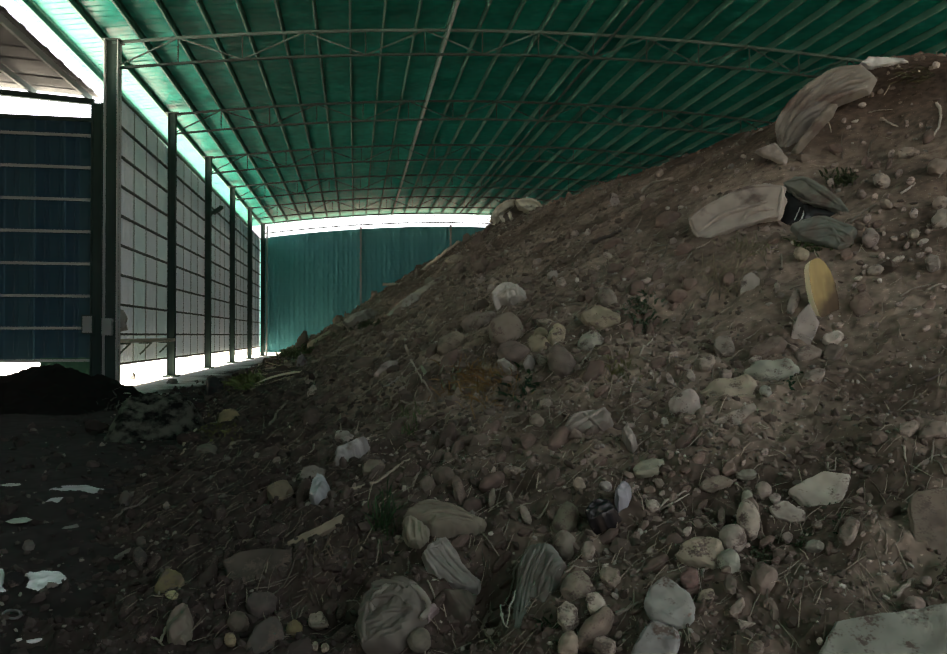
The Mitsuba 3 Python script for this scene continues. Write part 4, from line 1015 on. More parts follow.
# stones: x, y, w, h, turn, colour, shape, label
for a in [
    (506, 331, 36, 25, 30, (0.155, 0.135, 0.108), 'r', 'long grey brown boulder just below the white crumpled bag'),
    (484, 322, 30, 14, 42, (0.165, 0.145, 0.122), 'r', 'slanted brown stone left of the long grey brown boulder'),
    (514, 354, 32, 19, 10, (0.12, 0.10, 0.085), 'r', 'dark brown boulder right above the whitish rag'),
    (556, 337, 26, 16, 68, (0.245, 0.22, 0.155), 'r', 'upright buff oval stone in the middle stone group'),
    (540, 346, 24, 19, -12, (0.21, 0.185, 0.128), 'a', 'olive tan stone leaning on the left of the upright buff oval stone'),
    (541, 334, 15, 10, 30, (0.175, 0.155, 0.105), 'r', 'small olive stone on top of the olive tan stone'),
    (546, 323, 21, 6, -8, (0.25, 0.225, 0.175), 'a', 'flat pale stone above the upright buff oval stone'),
    (590, 343, 26, 18, 18, (0.235, 0.235, 0.195), 'r', 'pale rimmed grey green stone in the centre of the heap'),
    (603, 321, 40, 20, -5, (0.19, 0.175, 0.125), 'a', 'broad olive block of rubble above the pale rimmed stone'),
    (608, 298, 18, 20, 30, (0.15, 0.14, 0.115), 'r', 'grey brown stone at the top of the olive rubble block'),
    (563, 364, 26, 32, 20, (0.11, 0.095, 0.08), 'r', 'large dark brown boulder sunk in soil below the middle stone group'),
    (541, 361, 15, 9, -40, (0.24, 0.22, 0.19), 'a', 'small pale wedge between the grey rag and the sunk boulder'),
    (561, 283, 11, 8, 30, (0.24, 0.21, 0.18), 'a', 'little pale stone alone above the middle stone group'),
    (577, 280, 4, 5, 0, (0.5, 0.48, 0.44), 'a', 'tiny white chip right of the little pale stone'),
    (452, 345, 34, 13, 32, (0.19, 0.165, 0.125), 'r', 'long tan stone above the rusty straw clump'),
    (475, 323, 28, 16, 35, (0.165, 0.142, 0.12), 'r', 'oblong brown stone at the left end of the middle stone group'),
    (455, 260, 22, 10, 15, (0.22, 0.205, 0.155), 'a', 'lumpy pale rubble piece near the skyline under the curved pole'),
    (432, 286, 16, 16, 0, (0.16, 0.16, 0.125), 'r', 'roundish grey green stone on the far edge of the heap'),
    (312, 392, 15, 8, 62, (0.24, 0.21, 0.19), 'a', 'thin pale upright stone on the far left slope'),
    (725, 348, 24, 20, 20, (0.185, 0.168, 0.14), 'a', 'knobbly grey stone above the grey green mossy rock'),
    (707, 363, 20, 11, 28, (0.23, 0.205, 0.17), 'a', 'tan wedge stone left of the knobbly grey stone'),
    (725, 375, 13, 11, 0, (0.20, 0.175, 0.15), 'r', 'small stone between the knobbly grey stone and the big buff block'),
    (765, 391, 13, 10, -20, (0.23, 0.24, 0.205), 'a', 'small pale stone under the mossy grey green rock'),
    (755, 360, 14, 8, 15, (0.27, 0.245, 0.21), 'a', 'small pale stone on top of the mossy grey green rock'),
    (770, 349, 42, 15, 20, (0.125, 0.105, 0.085), 'a', 'flat brown rock above the mossy grey green rock'),
    (665, 423, 9, 12, 0, (0.33, 0.30, 0.26), 'a', 'whitish chip below the rounded pinkish grey rock'),
    (652, 375, 5, 9, 15, (0.34, 0.32, 0.28), 'a', 'narrow white chip under the bent twig'),
    (670, 379, 7, 13, 25, (0.27, 0.24, 0.21), 'a', 'narrow pale chip right of the bent twig'),
    (691, 376, 9, 14, 30, (0.25, 0.225, 0.19), 'a', 'pale sliver of stone above the rounded pinkish grey rock'),
    (833, 338, 28, 13, 18, (0.32, 0.295, 0.255), 'a', 'whitish jagged stone at the foot of the yellow board'),
    (808, 355, 30, 13, 10, (0.15, 0.13, 0.108), 'a', 'grey brown stone under the propped grey slab'),
    (833, 354, 24, 18, 40, (0.115, 0.098, 0.08), 'a', 'dark brown stone below the whitish jagged stone'),
    (813, 377, 26, 12, 20, (0.185, 0.165, 0.138), 'a', 'flat grey stone right of the mossy grey green rock'),
    (793, 303, 9, 28, -22, (0.22, 0.205, 0.18), 'a', 'slim grey stone leaning left of the yellow board'),
    (875, 270, 18, 9, 15, (0.235, 0.215, 0.18), 'a', 'pale stone between the yellow board and the right edge'),
    (858, 279, 10, 4, 15, (0.29, 0.27, 0.22), 'a', 'thin pale chip right of the top of the yellow board'),
    (880, 280, 5, 4, 0, (0.45, 0.43, 0.38), 'r', 'tiny white pebble above the angular brown slab edge'),
    (897, 260, 16, 5, 25, (0.25, 0.235, 0.195), 'a', 'narrow pale stone at the upper edge of the bare soil on the right'),
    (933, 263, 17, 17, 30, (0.18, 0.165, 0.14), 'a', 'faint grey stone pressed into the bare soil near the right edge'),
    (801, 254, 16, 12, 0, (0.22, 0.20, 0.145), 'r', 'tan stone between the crumpled canvas and the yellow board'),
    (870, 238, 17, 18, 0, (0.185, 0.16, 0.142), 'r', 'flat round brown grey stone right of the crumpled canvas'),
    (882, 181, 17, 13, 5, (0.25, 0.225, 0.19), 'r', 'round pale stone right of the canvas flap'),
    (886, 204, 14, 8, -25, (0.19, 0.165, 0.135), 'r', 'small brown stone below the round pale stone'),
    (861, 194, 9, 9, 0, (0.16, 0.135, 0.118), 'r', 'small brown stone left of the round pale stone'),
    (914, 213, 8, 10, -25, (0.29, 0.265, 0.235), 'r', 'small whitish stone near the bone pale twig'),
    (940, 203, 16, 11, 20, (0.205, 0.18, 0.15), 'r', 'brown grey stone at the right edge, level with the canvas flap'),
    (943, 220, 30, 16, 28, (0.21, 0.195, 0.162), 'a', 'larger slanted stone at the right edge under the brown grey stone'),
    (938, 167, 22, 15, 10, (0.165, 0.142, 0.115), 'r', 'humped brown rock at the right edge below the curved root'),
    (907, 154, 25, 9, 5, (0.23, 0.20, 0.165), 'a', 'flat pale stone left of the humped brown rock'),
    (862, 105, 9, 5, 10, (0.27, 0.24, 0.215), 'a', 'small pale chip in the dark soil right of the tarpaulin'),
    (936, 65, 8, 6, 10, (0.30, 0.27, 0.24), 'r', 'small pale pebble on top of the heap at the right'),
    (914, 234, 12, 9, 20, (0.20, 0.185, 0.15), 'a', 'jagged pale stone below the small whitish stone at the right'),
    (615, 202, 10, 15, 0, (0.30, 0.26, 0.245), 'a', 'whitish upright stone just under the skyline left of the tan sack'),
    (608, 256, 10, 5, -15, (0.30, 0.275, 0.235), 'a', 'pale chip on the slope below the whitish upright stone'),
    (588, 233, 4, 9, -15, (0.30, 0.27, 0.23), 'a', 'pale splinter on the slope right of the fabric bundle'),
    (935, 431, 36, 18, 18, (0.165, 0.14, 0.115), 'a', 'broad brown rock at the right edge above the tall brown slab'),
    (908, 429, 26, 12, 25, (0.20, 0.175, 0.145), 'a', 'pale brown stone left of the broad brown rock'),
    (748, 521, 24, 37, 8, (0.27, 0.245, 0.20), 'r', 'pale upright oval stone, the tallest of the lower right cluster'),
    (733, 538, 28, 24, -10, (0.25, 0.225, 0.19), 'r', 'pale rounded stone against the foot of the tall oval stone'),
    (747, 497, 12, 14, 0, (0.21, 0.215, 0.17), 'r', 'small grey green pebble on top of the tall oval stone'),
    (763, 491, 17, 18, 10, (0.235, 0.20, 0.17), 'r', 'pinkish stone right of the small grey green pebble'),
    (775, 498, 12, 10, 20, (0.25, 0.22, 0.19), 'a', 'pale wedge between the pinkish stone and the oblong slab'),
    (722, 517, 8, 18, 0, (0.165, 0.145, 0.118), 'a', 'narrow brown stone left of the tall oval stone'),
    (716, 484, 36, 13, 12, (0.16, 0.142, 0.112), 'a', 'flat ledge of brown rubble above the lower right cluster'),
    (747, 475, 24, 9, 5, (0.17, 0.17, 0.135), 'a', 'grey green ledge stone above the small grey green pebble'),
    (787, 537, 12, 11, 10, (0.19, 0.17, 0.145), 'a', 'small brownish stone below the oblong slab'),
    (817, 525, 11, 9, 0, (0.24, 0.215, 0.18), 'a', 'small pale stone under the tip of the largest pale slab'),
    (815, 546, 20, 10, 10, (0.185, 0.19, 0.155), 'r', 'flat grey green stone below the largest pale slab'),
    (849, 531, 18, 34, -28, (0.165, 0.145, 0.12), 'a', 'soft grey brown lump right of the flat grey green stone'),
    (728, 564, 24, 26, 0, (0.23, 0.235, 0.195), 'r', 'pale grey green rounded stone right of the olive tan block'),
    (690, 578, 20, 20, -20, (0.125, 0.085, 0.075), 'a', 'dark reddish brick lump under the olive tan block'),
    (706, 597, 19, 17, 15, (0.23, 0.20, 0.15), 'a', 'small tan block right of the grey green speckled slab'),
    (730, 584, 12, 22, 5, (0.095, 0.085, 0.068), 'a', 'dark upright stone under the pale grey green rounded stone'),
    (737, 607, 10, 26, -42, (0.17, 0.145, 0.12), 'a', 'slanted brown stone right of the small tan block'),
    (745, 624, 22, 13, 5, (0.30, 0.265, 0.22), 't', 'pale notched triangular chip near the bottom'),
    (764, 579, 28, 32, -25, (0.14, 0.115, 0.095), 'r', 'soft brown boulder right of the pale grey green rounded stone'),
    (757, 649, 18, 14, 20, (0.17, 0.145, 0.12), 'a', 'brown stone at the bottom edge below the notched chip'),
    (915, 604, 22, 16, 0, (0.20, 0.165, 0.14), 'r', 'pinkish lump resting on the upper edge of the concrete slab'),
    (926, 581, 12, 10, 0, (0.19, 0.16, 0.138), 'r', 'small round stone above the pinkish lump'),
    (820, 641, 7, 7, 0, (0.30, 0.275, 0.23), 'r', 'small pale pebble left of the concrete slab'),
    (564, 545, 22, 28, 15, (0.15, 0.138, 0.112), 'r', 'round grey stone above the fibrous sack'),
    (587, 551, 14, 20, -15, (0.20, 0.172, 0.14), 'a', 'grey wedge stone right of the round grey stone'),
    (610, 577, 22, 24, 0, (0.20, 0.172, 0.135), 'a', 'tan block above the white triangular stone'),
    (596, 604, 20, 24, 20, (0.34, 0.305, 0.255), 'a', 'white triangular stone with a sharp right edge'),
    (568, 617, 24, 30, 10, (0.28, 0.255, 0.21), 'a', 'pale wedge stone left of the white triangular stone'),
    (577, 588, 34, 28, 20, (0.165, 0.15, 0.118), 'r', 'lumpy grey rubble between the fibrous sack and the tan block'),
    (594, 629, 54, 19, 48, (0.145, 0.12, 0.095), 'r', 'brown finger shaped rock below the white triangular stone'),
    (568, 645, 20, 28, -30, (0.21, 0.18, 0.14), 'r', 'tan rounded rock at the bottom edge left of the finger shaped rock'),
    (605, 648, 24, 22, 15, (0.225, 0.195, 0.162), 'a', 'pale flat stone at the bottom edge right of the finger shaped rock'),
    (605, 566, 8, 4, 20, (0.36, 0.33, 0.28), 'a', 'tiny white chip on the tan block'),
    (579, 484, 12, 14, 10, (0.22, 0.19, 0.15), 'a', 'small tan square stone above the black plastic bag'),
    (653, 505, 15, 11, -10, (0.31, 0.28, 0.235), 'r', 'small whitish stone right of the pale bluish rag'),
    (648, 469, 34, 15, 20, (0.185, 0.19, 0.145), 'a', 'grey green stone right of the dark stick'),
    (566, 520, 22, 34, -30, (0.115, 0.115, 0.085), 'r', 'mossy grey boulder left of the black plastic bag'),
    (606, 486, 13, 9, -10, (0.23, 0.22, 0.20), 'r', 'small grey stone on top of the mossy boulder heap'),
    (514, 471, 21, 9, -8, (0.25, 0.22, 0.18), 'r', 'shell shaped pale stone in the middle of the dark lower slope'),
    (546, 406, 13, 14, 0, (0.21, 0.18, 0.15), 'a', 'pale brown stone right of the dark green weeds'),
    (536, 421, 15, 11, 10, (0.17, 0.15, 0.118), 'r', 'grey brown stone left of the pale brown stone'),
    (510, 420, 19, 17, 0, (0.125, 0.105, 0.085), 'a', 'dark brown stone under the dark green weeds'),
    (458, 490, 11, 32, 12, (0.12, 0.098, 0.08), 'r', 'upright brown clod like a stump above the rolled cloth'),
    (443, 477, 22, 17, 10, (0.09, 0.077, 0.062), 'r', 'dark clod left of the upright brown clod'),
    (427, 485, 16, 18, -20, (0.11, 0.095, 0.077), 'a', 'grey brown clod at the tip of the long pale stick'),
    (526, 515, 9, 21, 25, (0.21, 0.185, 0.155), 'a', 'pale wedge standing in the dark lower slope'),
    (510, 499, 6, 17, 10, (0.20, 0.175, 0.145), 'a', 'narrow pale splinter left of the pale wedge'),
    (492, 498, 6, 19, -10, (0.17, 0.148, 0.12), 'a', 'narrow brown splinter, the leftmost of three'),
    (552, 513, 10, 14, 0, (0.16, 0.13, 0.115), 'r', 'pinkish oval stone right of the pale wedge'),
    (314, 474, 28, 18, -15, (0.165, 0.155, 0.14), 's', 'grey flat block at the left middle of the slope'),
    (345, 437, 20, 13, 12, (0.24, 0.22, 0.20), 'a', 'pale grey stone above the mottled rag'),
    (374, 469, 26, 16, 15, (0.135, 0.118, 0.095), 'a', 'brown stone right of the mottled rag'),
    (280, 493, 30, 22, 15, (0.105, 0.092, 0.066), 'a', 'olive brown rock left of the carrier bag'),
    (262, 606, 34, 24, 10, (0.062, 0.055, 0.05), 'a', 'dark rock under the dark flat board'),
    (294, 629, 16, 16, 0, (0.14, 0.12, 0.065), 'r', 'olive yellow stone right of the dark triangular rock'),
    (230, 639, 13, 12, 0, (0.19, 0.165, 0.105), 'r', 'small yellow tan stone left of the dark triangular rock'),
    (238, 623, 22, 20, 0, (0.07, 0.062, 0.05), 'r', 'dark round rock above the small yellow tan stone'),
    (318, 621, 21, 18, 10, (0.225, 0.20, 0.16), 'a', 'pale tan angular block left of the mud caked bundle'),
    (325, 648, 9, 9, 40, (0.21, 0.185, 0.14), 'a', 'small pale stone under the pale tan block'),
    (315, 646, 7, 9, -20, (0.18, 0.16, 0.125), 'a', 'smallest pale stone under the pale tan block'),
    (420, 640, 24, 24, 0, (0.115, 0.11, 0.088), 'r', 'grey round stone resting on the lower right of the mud caked bundle'),
    (234, 445, 8, 7, 10, (0.24, 0.21, 0.16), 'a', 'small pale stone below the square yellowish block'),
    (208, 452, 22, 12, 10, (0.10, 0.10, 0.082), 'r', 'grey green stone left of the small pale stone at the heap foot'),
    (125, 502, 11, 19, -5, (0.085, 0.08, 0.074), 'r', 'grey upright stone beside the dark lever like stick'),
    (29, 546, 13, 11, 10, (0.10, 0.095, 0.088), 'a', 'grey stone on the mud above the white plastic sheet'),
    (140, 560, 14, 26, 10, (0.045, 0.042, 0.04), 'r', 'dark grey upright stone near the left foot of the heap'),
    (142, 543, 11, 12, 0, (0.06, 0.056, 0.05), 'a', 'small dark grey stone above the upright one at the heap foot'),
    (173, 383, 12, 6, 0, (0.05, 0.05, 0.05), 'r', 'dark stone lying on the sunlit floor strip'),
    (113, 384, 8, 9, 0, (0.06, 0.06, 0.06), 'a', 'dark stump of stone beside the foot of the thick column'),
    (133, 378, 6, 5, 0, (0.05, 0.05, 0.05), 'a', 'small dark stone on the sunlit floor behind the mounds'),
    (60, 490, 8, 6, 0, (0.012, 0.011, 0.011), 'r', 'black clod on the largest pale plastic sheet'),
]:
    x, y, w, h, rot, col, kd, lab = a
    name = 'slab' if kd == 's' else 'pebble' if max(w, h) < 9 else 'boulder' if 'boulder' in lab else 'clod' if 'clod' in lab else 'rock' if 'rock' in lab else 'stone'
    S(name, x, y, w, h, rot, col, kd, lab, name if name != 'slab' else 'stone', seg=9.5 if max(w, h) > 16 else 6.5, sink=0.05 if max(w, h) < 20 else 0.12)

# planks, sticks, roots and poles
plank('plank', (289, 547), (346, 519), 9, 0.25, (0.19, 0.165, 0.125), 'broken pale plank pointing down to the left at the left middle')
plank('plank', (309, 349), (345, 325), 5, 0.5, (0.24, 0.22, 0.17), 'weathered plank lying along the far edge of the heap')
for w, c, pth, nm, cat_, lab in [
    (4.0, (0.32, 0.29, 0.24), [(419, 278), (424, 270), (440, 257), (458, 243)], 'pole', 'pole', 'pale curved pole rising along the skyline to the back wall'),
    (3.0, (0.27, 0.26, 0.21), [(384, 285), (400, 285), (418, 281), (428, 275)], 'pole', 'pole', 'pale level pole at the foot of the back wall post'),
    (3.0, (0.32, 0.29, 0.24), [(937, 104), (941, 114), (940, 124), (929, 141)], 'root', 'root', 'pale curved root hanging from the soil at the upper right'),
    (2.4, (0.27, 0.24, 0.20), [(881, 119), (889, 123), (898, 127)], 'twig', 'twig', 'short pale twig in the dark soil right of the tarpaulin'),
    (2.6, (0.33, 0.30, 0.26), [(901, 194), (909, 189), (916, 183)], 'twig', 'twig', 'bone pale twig left of the stones at the right edge'),
    (2.4, (0.31, 0.28, 0.23), [(642, 192), (654, 183), (668, 180)], 'twig', 'twig', 'pale crooked twig under the skyline left of the tan sack'),
    (3.2, (0.22, 0.19, 0.155), [(405, 345), (412, 362), (420, 377), (435, 399)], 'twig', 'twig', 'long bare twig of the crossed pair left of the rusty straw clump'),
    (2.6, (0.23, 0.195, 0.155), [(418, 375), (423, 366), (428, 360)], 'twig', 'twig', 'short upper twig crossing the long bare twig'),
    (2.0, (0.17, 0.145, 0.115), [(410, 335), (420, 348), (426, 356)], 'twig', 'twig', 'thin dark twig above the crossed twigs'),
    (2.2, (0.20, 0.17, 0.14), [(396, 407), (408, 408), (419, 405), (424, 410)], 'twig', 'twig', 'level twig below the crossed twigs'),
    (3.0, (0.20, 0.17, 0.155), [(385, 390), (392, 385), (399, 380)], 'stick', 'stick', 'short stick right under the dull pink flat stone'),
    (4.0, (0.23, 0.20, 0.15), [(352, 493), (370, 487), (390, 477), (411, 463)], 'stick', 'stick', 'long pale stick pointing up to the right above the dark green grass'),
    (3.0, (0.20, 0.175, 0.14), [(414, 490), (420, 474), (432, 457)], 'stick', 'stick', 'upright pale stick beside the grey brown clod'),
    (4.0, (0.06, 0.05, 0.042), [(621, 497), (627, 480), (637, 453)], 'stick', 'stick', 'dark stick standing in the slope above the pale bluish rag'),
    (2.4, (0.25, 0.225, 0.18), [(661, 365), (640, 357), (647, 347), (657, 337)], 'twig', 'twig', 'thin bent twig left of the tan wedge stone'),
    (3.0, (0.09, 0.075, 0.062), [(925, 382), (935, 378), (950, 368)], 'root', 'root', 'dark root across the bare soil at the right edge'),
    (2.4, (0.27, 0.24, 0.19), [(905, 451), (905, 457), (906, 463)], 'twig', 'twig', 'tiny upright pale twig under the broad brown rock'),
    (2.4, (0.21, 0.185, 0.145), [(912, 472), (920, 466), (940, 456)], 'twig', 'twig', 'thin twig above the tall brown slab'),
    (2.4, (0.22, 0.20, 0.16), [(828, 456), (828, 470), (835, 471), (836, 458)], 'twig', 'twig', 'looped thin root above the largest pale slab'),
    (6.0, (0.22, 0.19, 0.15), [(894, 597), (905, 589), (914, 579)], 'stick', 'stick', 'thick pale stick above the concrete slab'),
    (4.5, (0.21, 0.18, 0.145), [(617, 615), (628, 610), (643, 601)], 'stick', 'stick', 'pale stick left of the grey green speckled slab'),
    (2.2, (0.21, 0.18, 0.14), [(566, 580), (585, 572), (603, 565)], 'twig', 'twig', 'thin twig running up to the tiny white chip'),
    (3.4, (0.21, 0.19, 0.145), [(482, 630), (490, 617), (505, 605)], 'stick', 'stick', 'forked pale stick in the dark hollow at the bottom'),
    (3.6, (0.19, 0.165, 0.12), [(482, 630), (491, 640), (497, 652)], 'stick', 'stick', 'drooping end piece under the forked pale stick'),
    (2.4, (0.20, 0.18, 0.14), [(427, 584), (432, 597), (445, 612)], 'twig', 'twig', 'thin twig across the torn woven sack and the mud caked bundle'),
    (3.2, (0.12, 0.105, 0.09), [(110, 523), (128, 512), (149, 500)], 'stick', 'stick', 'dark lever like stick at the left foot of the heap'),
    (3.0, (0.27, 0.24, 0.18), [(184, 445), (196, 432), (207, 418)], 'stick', 'stick', 'pale stick leaning up from the foot of the heap at the left'),
    (2.4, (0.24, 0.21, 0.16), [(183, 446), (186, 452), (181, 456)], 'twig', 'twig', 'small hooked twig at the lower end of the leaning pale stick'),
    (3.0, (0.23, 0.215, 0.16), [(160, 643), (168, 630), (178, 621), (191, 616)], 'twig', 'twig', 'bent pale twig in front of the olive cloth'),
    (2.4, (0.19, 0.175, 0.13), [(149, 638), (156, 639), (163, 646), (170, 654)], 'twig', 'twig', 'forked lower twig below the bent pale twig'),
    (3.4, (0.13, 0.115, 0.09), [(171, 621), (180, 615), (189, 613)], 'stick', 'stick', 'short thick stick above the bent pale twig'),
    (2.2, (0.14, 0.12, 0.09), [(243, 536), (250, 527), (256, 518)], 'twig', 'twig', 'thin upright twig above the dark flat board'),
    (3.6, (0.16, 0.14, 0.105), [(240, 546), (250, 542), (261, 538)], 'stick', 'stick', 'short pale stick on the upper edge of the dark flat board'),
    (2.6, (0.33, 0.31, 0.26), [(288, 425), (292, 429), (295, 431)], 'twig', 'twig', 'bright short splinter on the dark left slope'),
    (2.8, (0.17, 0.148, 0.12), [(266, 433), (279, 415), (292, 396)], 'stick', 'stick', 'long dull stick down the far left slope'),
    (2.6, (0.20, 0.175, 0.14), [(324, 346), (331, 341), (339, 335)], 'stick', 'stick', 'short pale stick under the weathered plank'),
    (2.6, (0.20, 0.172, 0.135), [(355, 345), (370, 335), (388, 322)], 'stick', 'stick', 'dry stick below the grey canvas scrap'),
    (2.6, (0.19, 0.165, 0.13), [(297, 467), (313, 453), (331, 437)], 'stick', 'stick', 'dry stick above the grey flat block'),
    (2.6, (0.24, 0.21, 0.17), [(325, 438), (329, 434), (333, 430)], 'stick', 'stick', 'pale stub left of the pale grey stone'),
    (4.0, (0.25, 0.225, 0.175), [(578, 203), (588, 195), (600, 184)], 'pole', 'pole', 'pale pole end on the skyline right of the fabric bundle'),
    (3.0, (0.20, 0.185, 0.145), [(590, 203), (605, 195), (622, 187)], 'pole', 'pole', 'thin pole along the skyline right of the pale pole end'),
    (5.0, (0.05, 0.043, 0.036), [(594, 244), (606, 239), (622, 232)], 'root', 'root', 'dark root under the whitish upright stone'),
    (2.2, (0.20, 0.175, 0.14), [(600, 392), (612, 384), (626, 377)], 'twig', 'twig', 'straight thin twig below the pale rimmed stone'),
    (2.4, (0.23, 0.205, 0.165), [(539, 522), (546, 512), (550, 505)], 'twig', 'twig', 'pale straight splinter beside the pinkish oval stone'),
    (2.6, (0.22, 0.20, 0.16), [(645, 506), (660, 512), (675, 504), (690, 498)], 'twig', 'twig', 'thin twig right of the small whitish stone'),
    (2.4, (0.24, 0.22, 0.175), [(661, 509), (676, 500), (690, 493)], 'twig', 'twig', 'pale twig left of the flat rubble ledge'),
    (2.2, (0.17, 0.15, 0.125), [(343, 605), (352, 601), (362, 607)], 'twig', 'twig', 'small arched twig left of the mud caked bundle'),
    (2.0, (0.2, 0.18, 0.14), [(482, 534), (490, 547), (500, 560)], 'twig', 'twig', 'fine twig across the dark hollow'),
    (3.0, (0.18, 0.155, 0.12), [(273, 606), (277, 618), (282, 630)], 'twig', 'twig', 'pale edge twig beside the dark triangular rock'),
    (2.4, (0.25, 0.225, 0.18), [(756, 254), (760, 250), (764, 246)], 'twig', 'twig', 'little pale splinter under the tan sack'),
    (2.6, (0.19, 0.17, 0.13), [(781, 255), (782, 263), (781, 270)], 'twig', 'twig', 'upright pale splinter left of the yellow board'),
]:
    stick(nm, pth, w, c, lab, cat_, t=[21, 19.5, 18.5, 17] if 'curved pole' in lab else [21.5, 21, 20.5, 20] if 'level pole' in lab else [19.5, 18.5, 17] if 'pole end' in lab or 'thin pole' in lab else None)

# weeds, grass and straw
tuft('straw_clump', 481, 388, 56, 38, 420, 26, (0.14, 0.075, 0.028), 'rusty brown straw clump in the middle of the heap', 'straw clump', 60, 70, 1.5, 0.9, (0.20, 0.13, 0.06))
tuft('straw_tuft', 722, 276, 46, 26, 200, 22, (0.17, 0.145, 0.09), 'tan fibrous straw tuft under the tan sack', 'straw tuft', 20, 50, 1.5, 0.8, (0.23, 0.20, 0.14))
tuft('straw_tuft', 745, 248, 40, 16, 130, 16, (0.12, 0.105, 0.065), 'matted straw tuft between the tan sack and the pointed shard', 'straw tuft', 30, 60, 1.4, 0.8, (0.16, 0.15, 0.09))
tuft('grass_tuft', 383, 528, 22, 46, 150, 30, (0.014, 0.035, 0.014), 'dark green grass tuft left of the rolled cloth', 'grass tuft', 60, 30, 2.0, 0.4, (0.03, 0.065, 0.025))
tuft('grass_tuft', 407, 425, 32, 26, 110, 20, (0.03, 0.055, 0.02), 'dark green grass tuft below the crossed twigs', 'grass tuft', 50, 45, 1.6, 0.5, (0.09, 0.11, 0.05))
tuft('weed', 522, 390, 34, 26, 90, 16, (0.012, 0.03, 0.013), 'dark green weed right of the rusty straw clump', 'weed', 60, 60, 3.4, 0.6, (0.025, 0.05, 0.02))
tuft('weed', 447, 382, 20, 20, 26, 16, (0.10, 0.13, 0.075), 'pale green leafy weed left of the rusty straw clump', 'weed', 20, 60, 4.0, 0.4, (0.20, 0.22, 0.15))
tuft('weed', 248, 384, 40, 14, 260, 13, (0.05, 0.075, 0.02), 'sunlit green weeds at the far left foot of the heap', 'weeds', 110, 55, 3.2, 0.5, (0.13, 0.16, 0.06))
tuft('weed', 300, 354, 40, 8, 300, 7, (0.03, 0.05, 0.018), 'dark weeds on the far edge of the heap in front of the back wall', 'weed', 110, 50, 2.2, 0.5, (0.06, 0.08, 0.035))
tuft('weed', 356, 326, 44, 8, 300, 6, (0.02, 0.032, 0.014), 'dark weeds on the skyline under the back wall post', 'weed', 100, 50, 2.6, 0.5, (0.05, 0.06, 0.03))
tuft('weed', 640, 312, 30, 36, 170, 11, (0.02, 0.035, 0.018), 'dark green mossy weed right of the olive rubble block', 'weed', 90, 80, 3.0, 0.8, (0.08, 0.10, 0.06))
tuft('weed', 620, 372, 34, 24, 120, 13, (0.08, 0.075, 0.03), 'olive weed below the pale rimmed stone', 'weed', 80, 70, 2.4, 0.7, (0.13, 0.125, 0.06))
tuft('moss', 785, 377, 24, 15, 120, 7, (0.008, 0.024, 0.010), 'dark green moss on the right side of the grey green rock', 'moss', 60, 80, 3.0, 0.8, (0.015, 0.04, 0.018))
tuft('moss', 815, 244, 40, 15, 130, 9, (0.03, 0.045, 0.015), 'dull green moss under the crumpled canvas', 'moss', 80, 80, 2.6, 0.8, (0.05, 0.065, 0.025))
tuft('moss', 838, 515, 18, 26, 90, 7, (0.02, 0.045, 0.02), 'dark green moss along the right edge of the largest pale slab', 'moss', 60, 80, 2.4, 0.8, (0.035, 0.06, 0.03))
tuft('moss', 806, 540, 24, 18, 80, 7, (0.025, 0.045, 0.02), 'green moss around the flat grey green stone', 'moss', 90, 80, 2.4, 0.8, (0.05, 0.07, 0.035))
tuft('moss', 762, 553, 20, 20, 70, 8, (0.03, 0.05, 0.025), 'green moss above the soft brown boulder', 'moss', 90, 80, 2.2, 0.8, (0.06, 0.075, 0.04))
tuft('grass_tuft', 842, 180, 24, 14, 80, 12, (0.018, 0.028, 0.010), 'dark grass tuft behind the canvas flap', 'grass tuft', 80, 60, 2.2, 0.6, (0.04, 0.05, 0.02))
tuft('grass_tuft', 918, 74, 30, 18, 110, 15, (0.03, 0.03, 0.015), 'dry dark grass tuft hanging from the top of the heap', 'grass tuft', 250, 40, 1.8, 0.6, (0.07, 0.06, 0.03))
tuft('weed', 218, 432, 34, 22, 110, 12, (0.05, 0.055, 0.02), 'olive weed around the square yellowish block', 'weed', 90, 60, 2.4, 0.6, (0.11, 0.105, 0.04))
tuft('weed', 545, 630, 24, 30, 80, 14, (0.022, 0.035, 0.016), 'dark green weed under the fibrous sack', 'weed', 70, 60, 2.4, 0.6, (0.04, 0.055, 0.03))
tuft('dry_stems', 286, 374, 30, 18, 60, 40, (0.36, 0.31, 0.22), 'drooping dry stems on the far left slope', 'dry stems', 235, 16, 2.2, 0.2, (0.50, 0.43, 0.31))
tuft('straw_tuft', 330, 560, 60, 40, 150, 24, (0.10, 0.08, 0.06), 'dull brown straw tuft below the broken pale plank', 'straw tuft', 50, 40, 1.3, 0.7, (0.15, 0.125, 0.09))
tuft('straw_tuft', 390, 598, 40, 16, 60, 14, (0.12, 0.11, 0.085), 'grey straw tuft on top of the mud caked bundle', 'straw tuft', 30, 60, 1.6, 0.7, (0.17, 0.155, 0.12))

tuft('moss', 152, 415, 62, 30, 420, 8, (0.03, 0.036, 0.027), 'grey green growth matted over the mossy lump of soil', 'moss', 90, 70, 2.2, 0.7, (0.11, 0.12, 0.095), t=10.3)

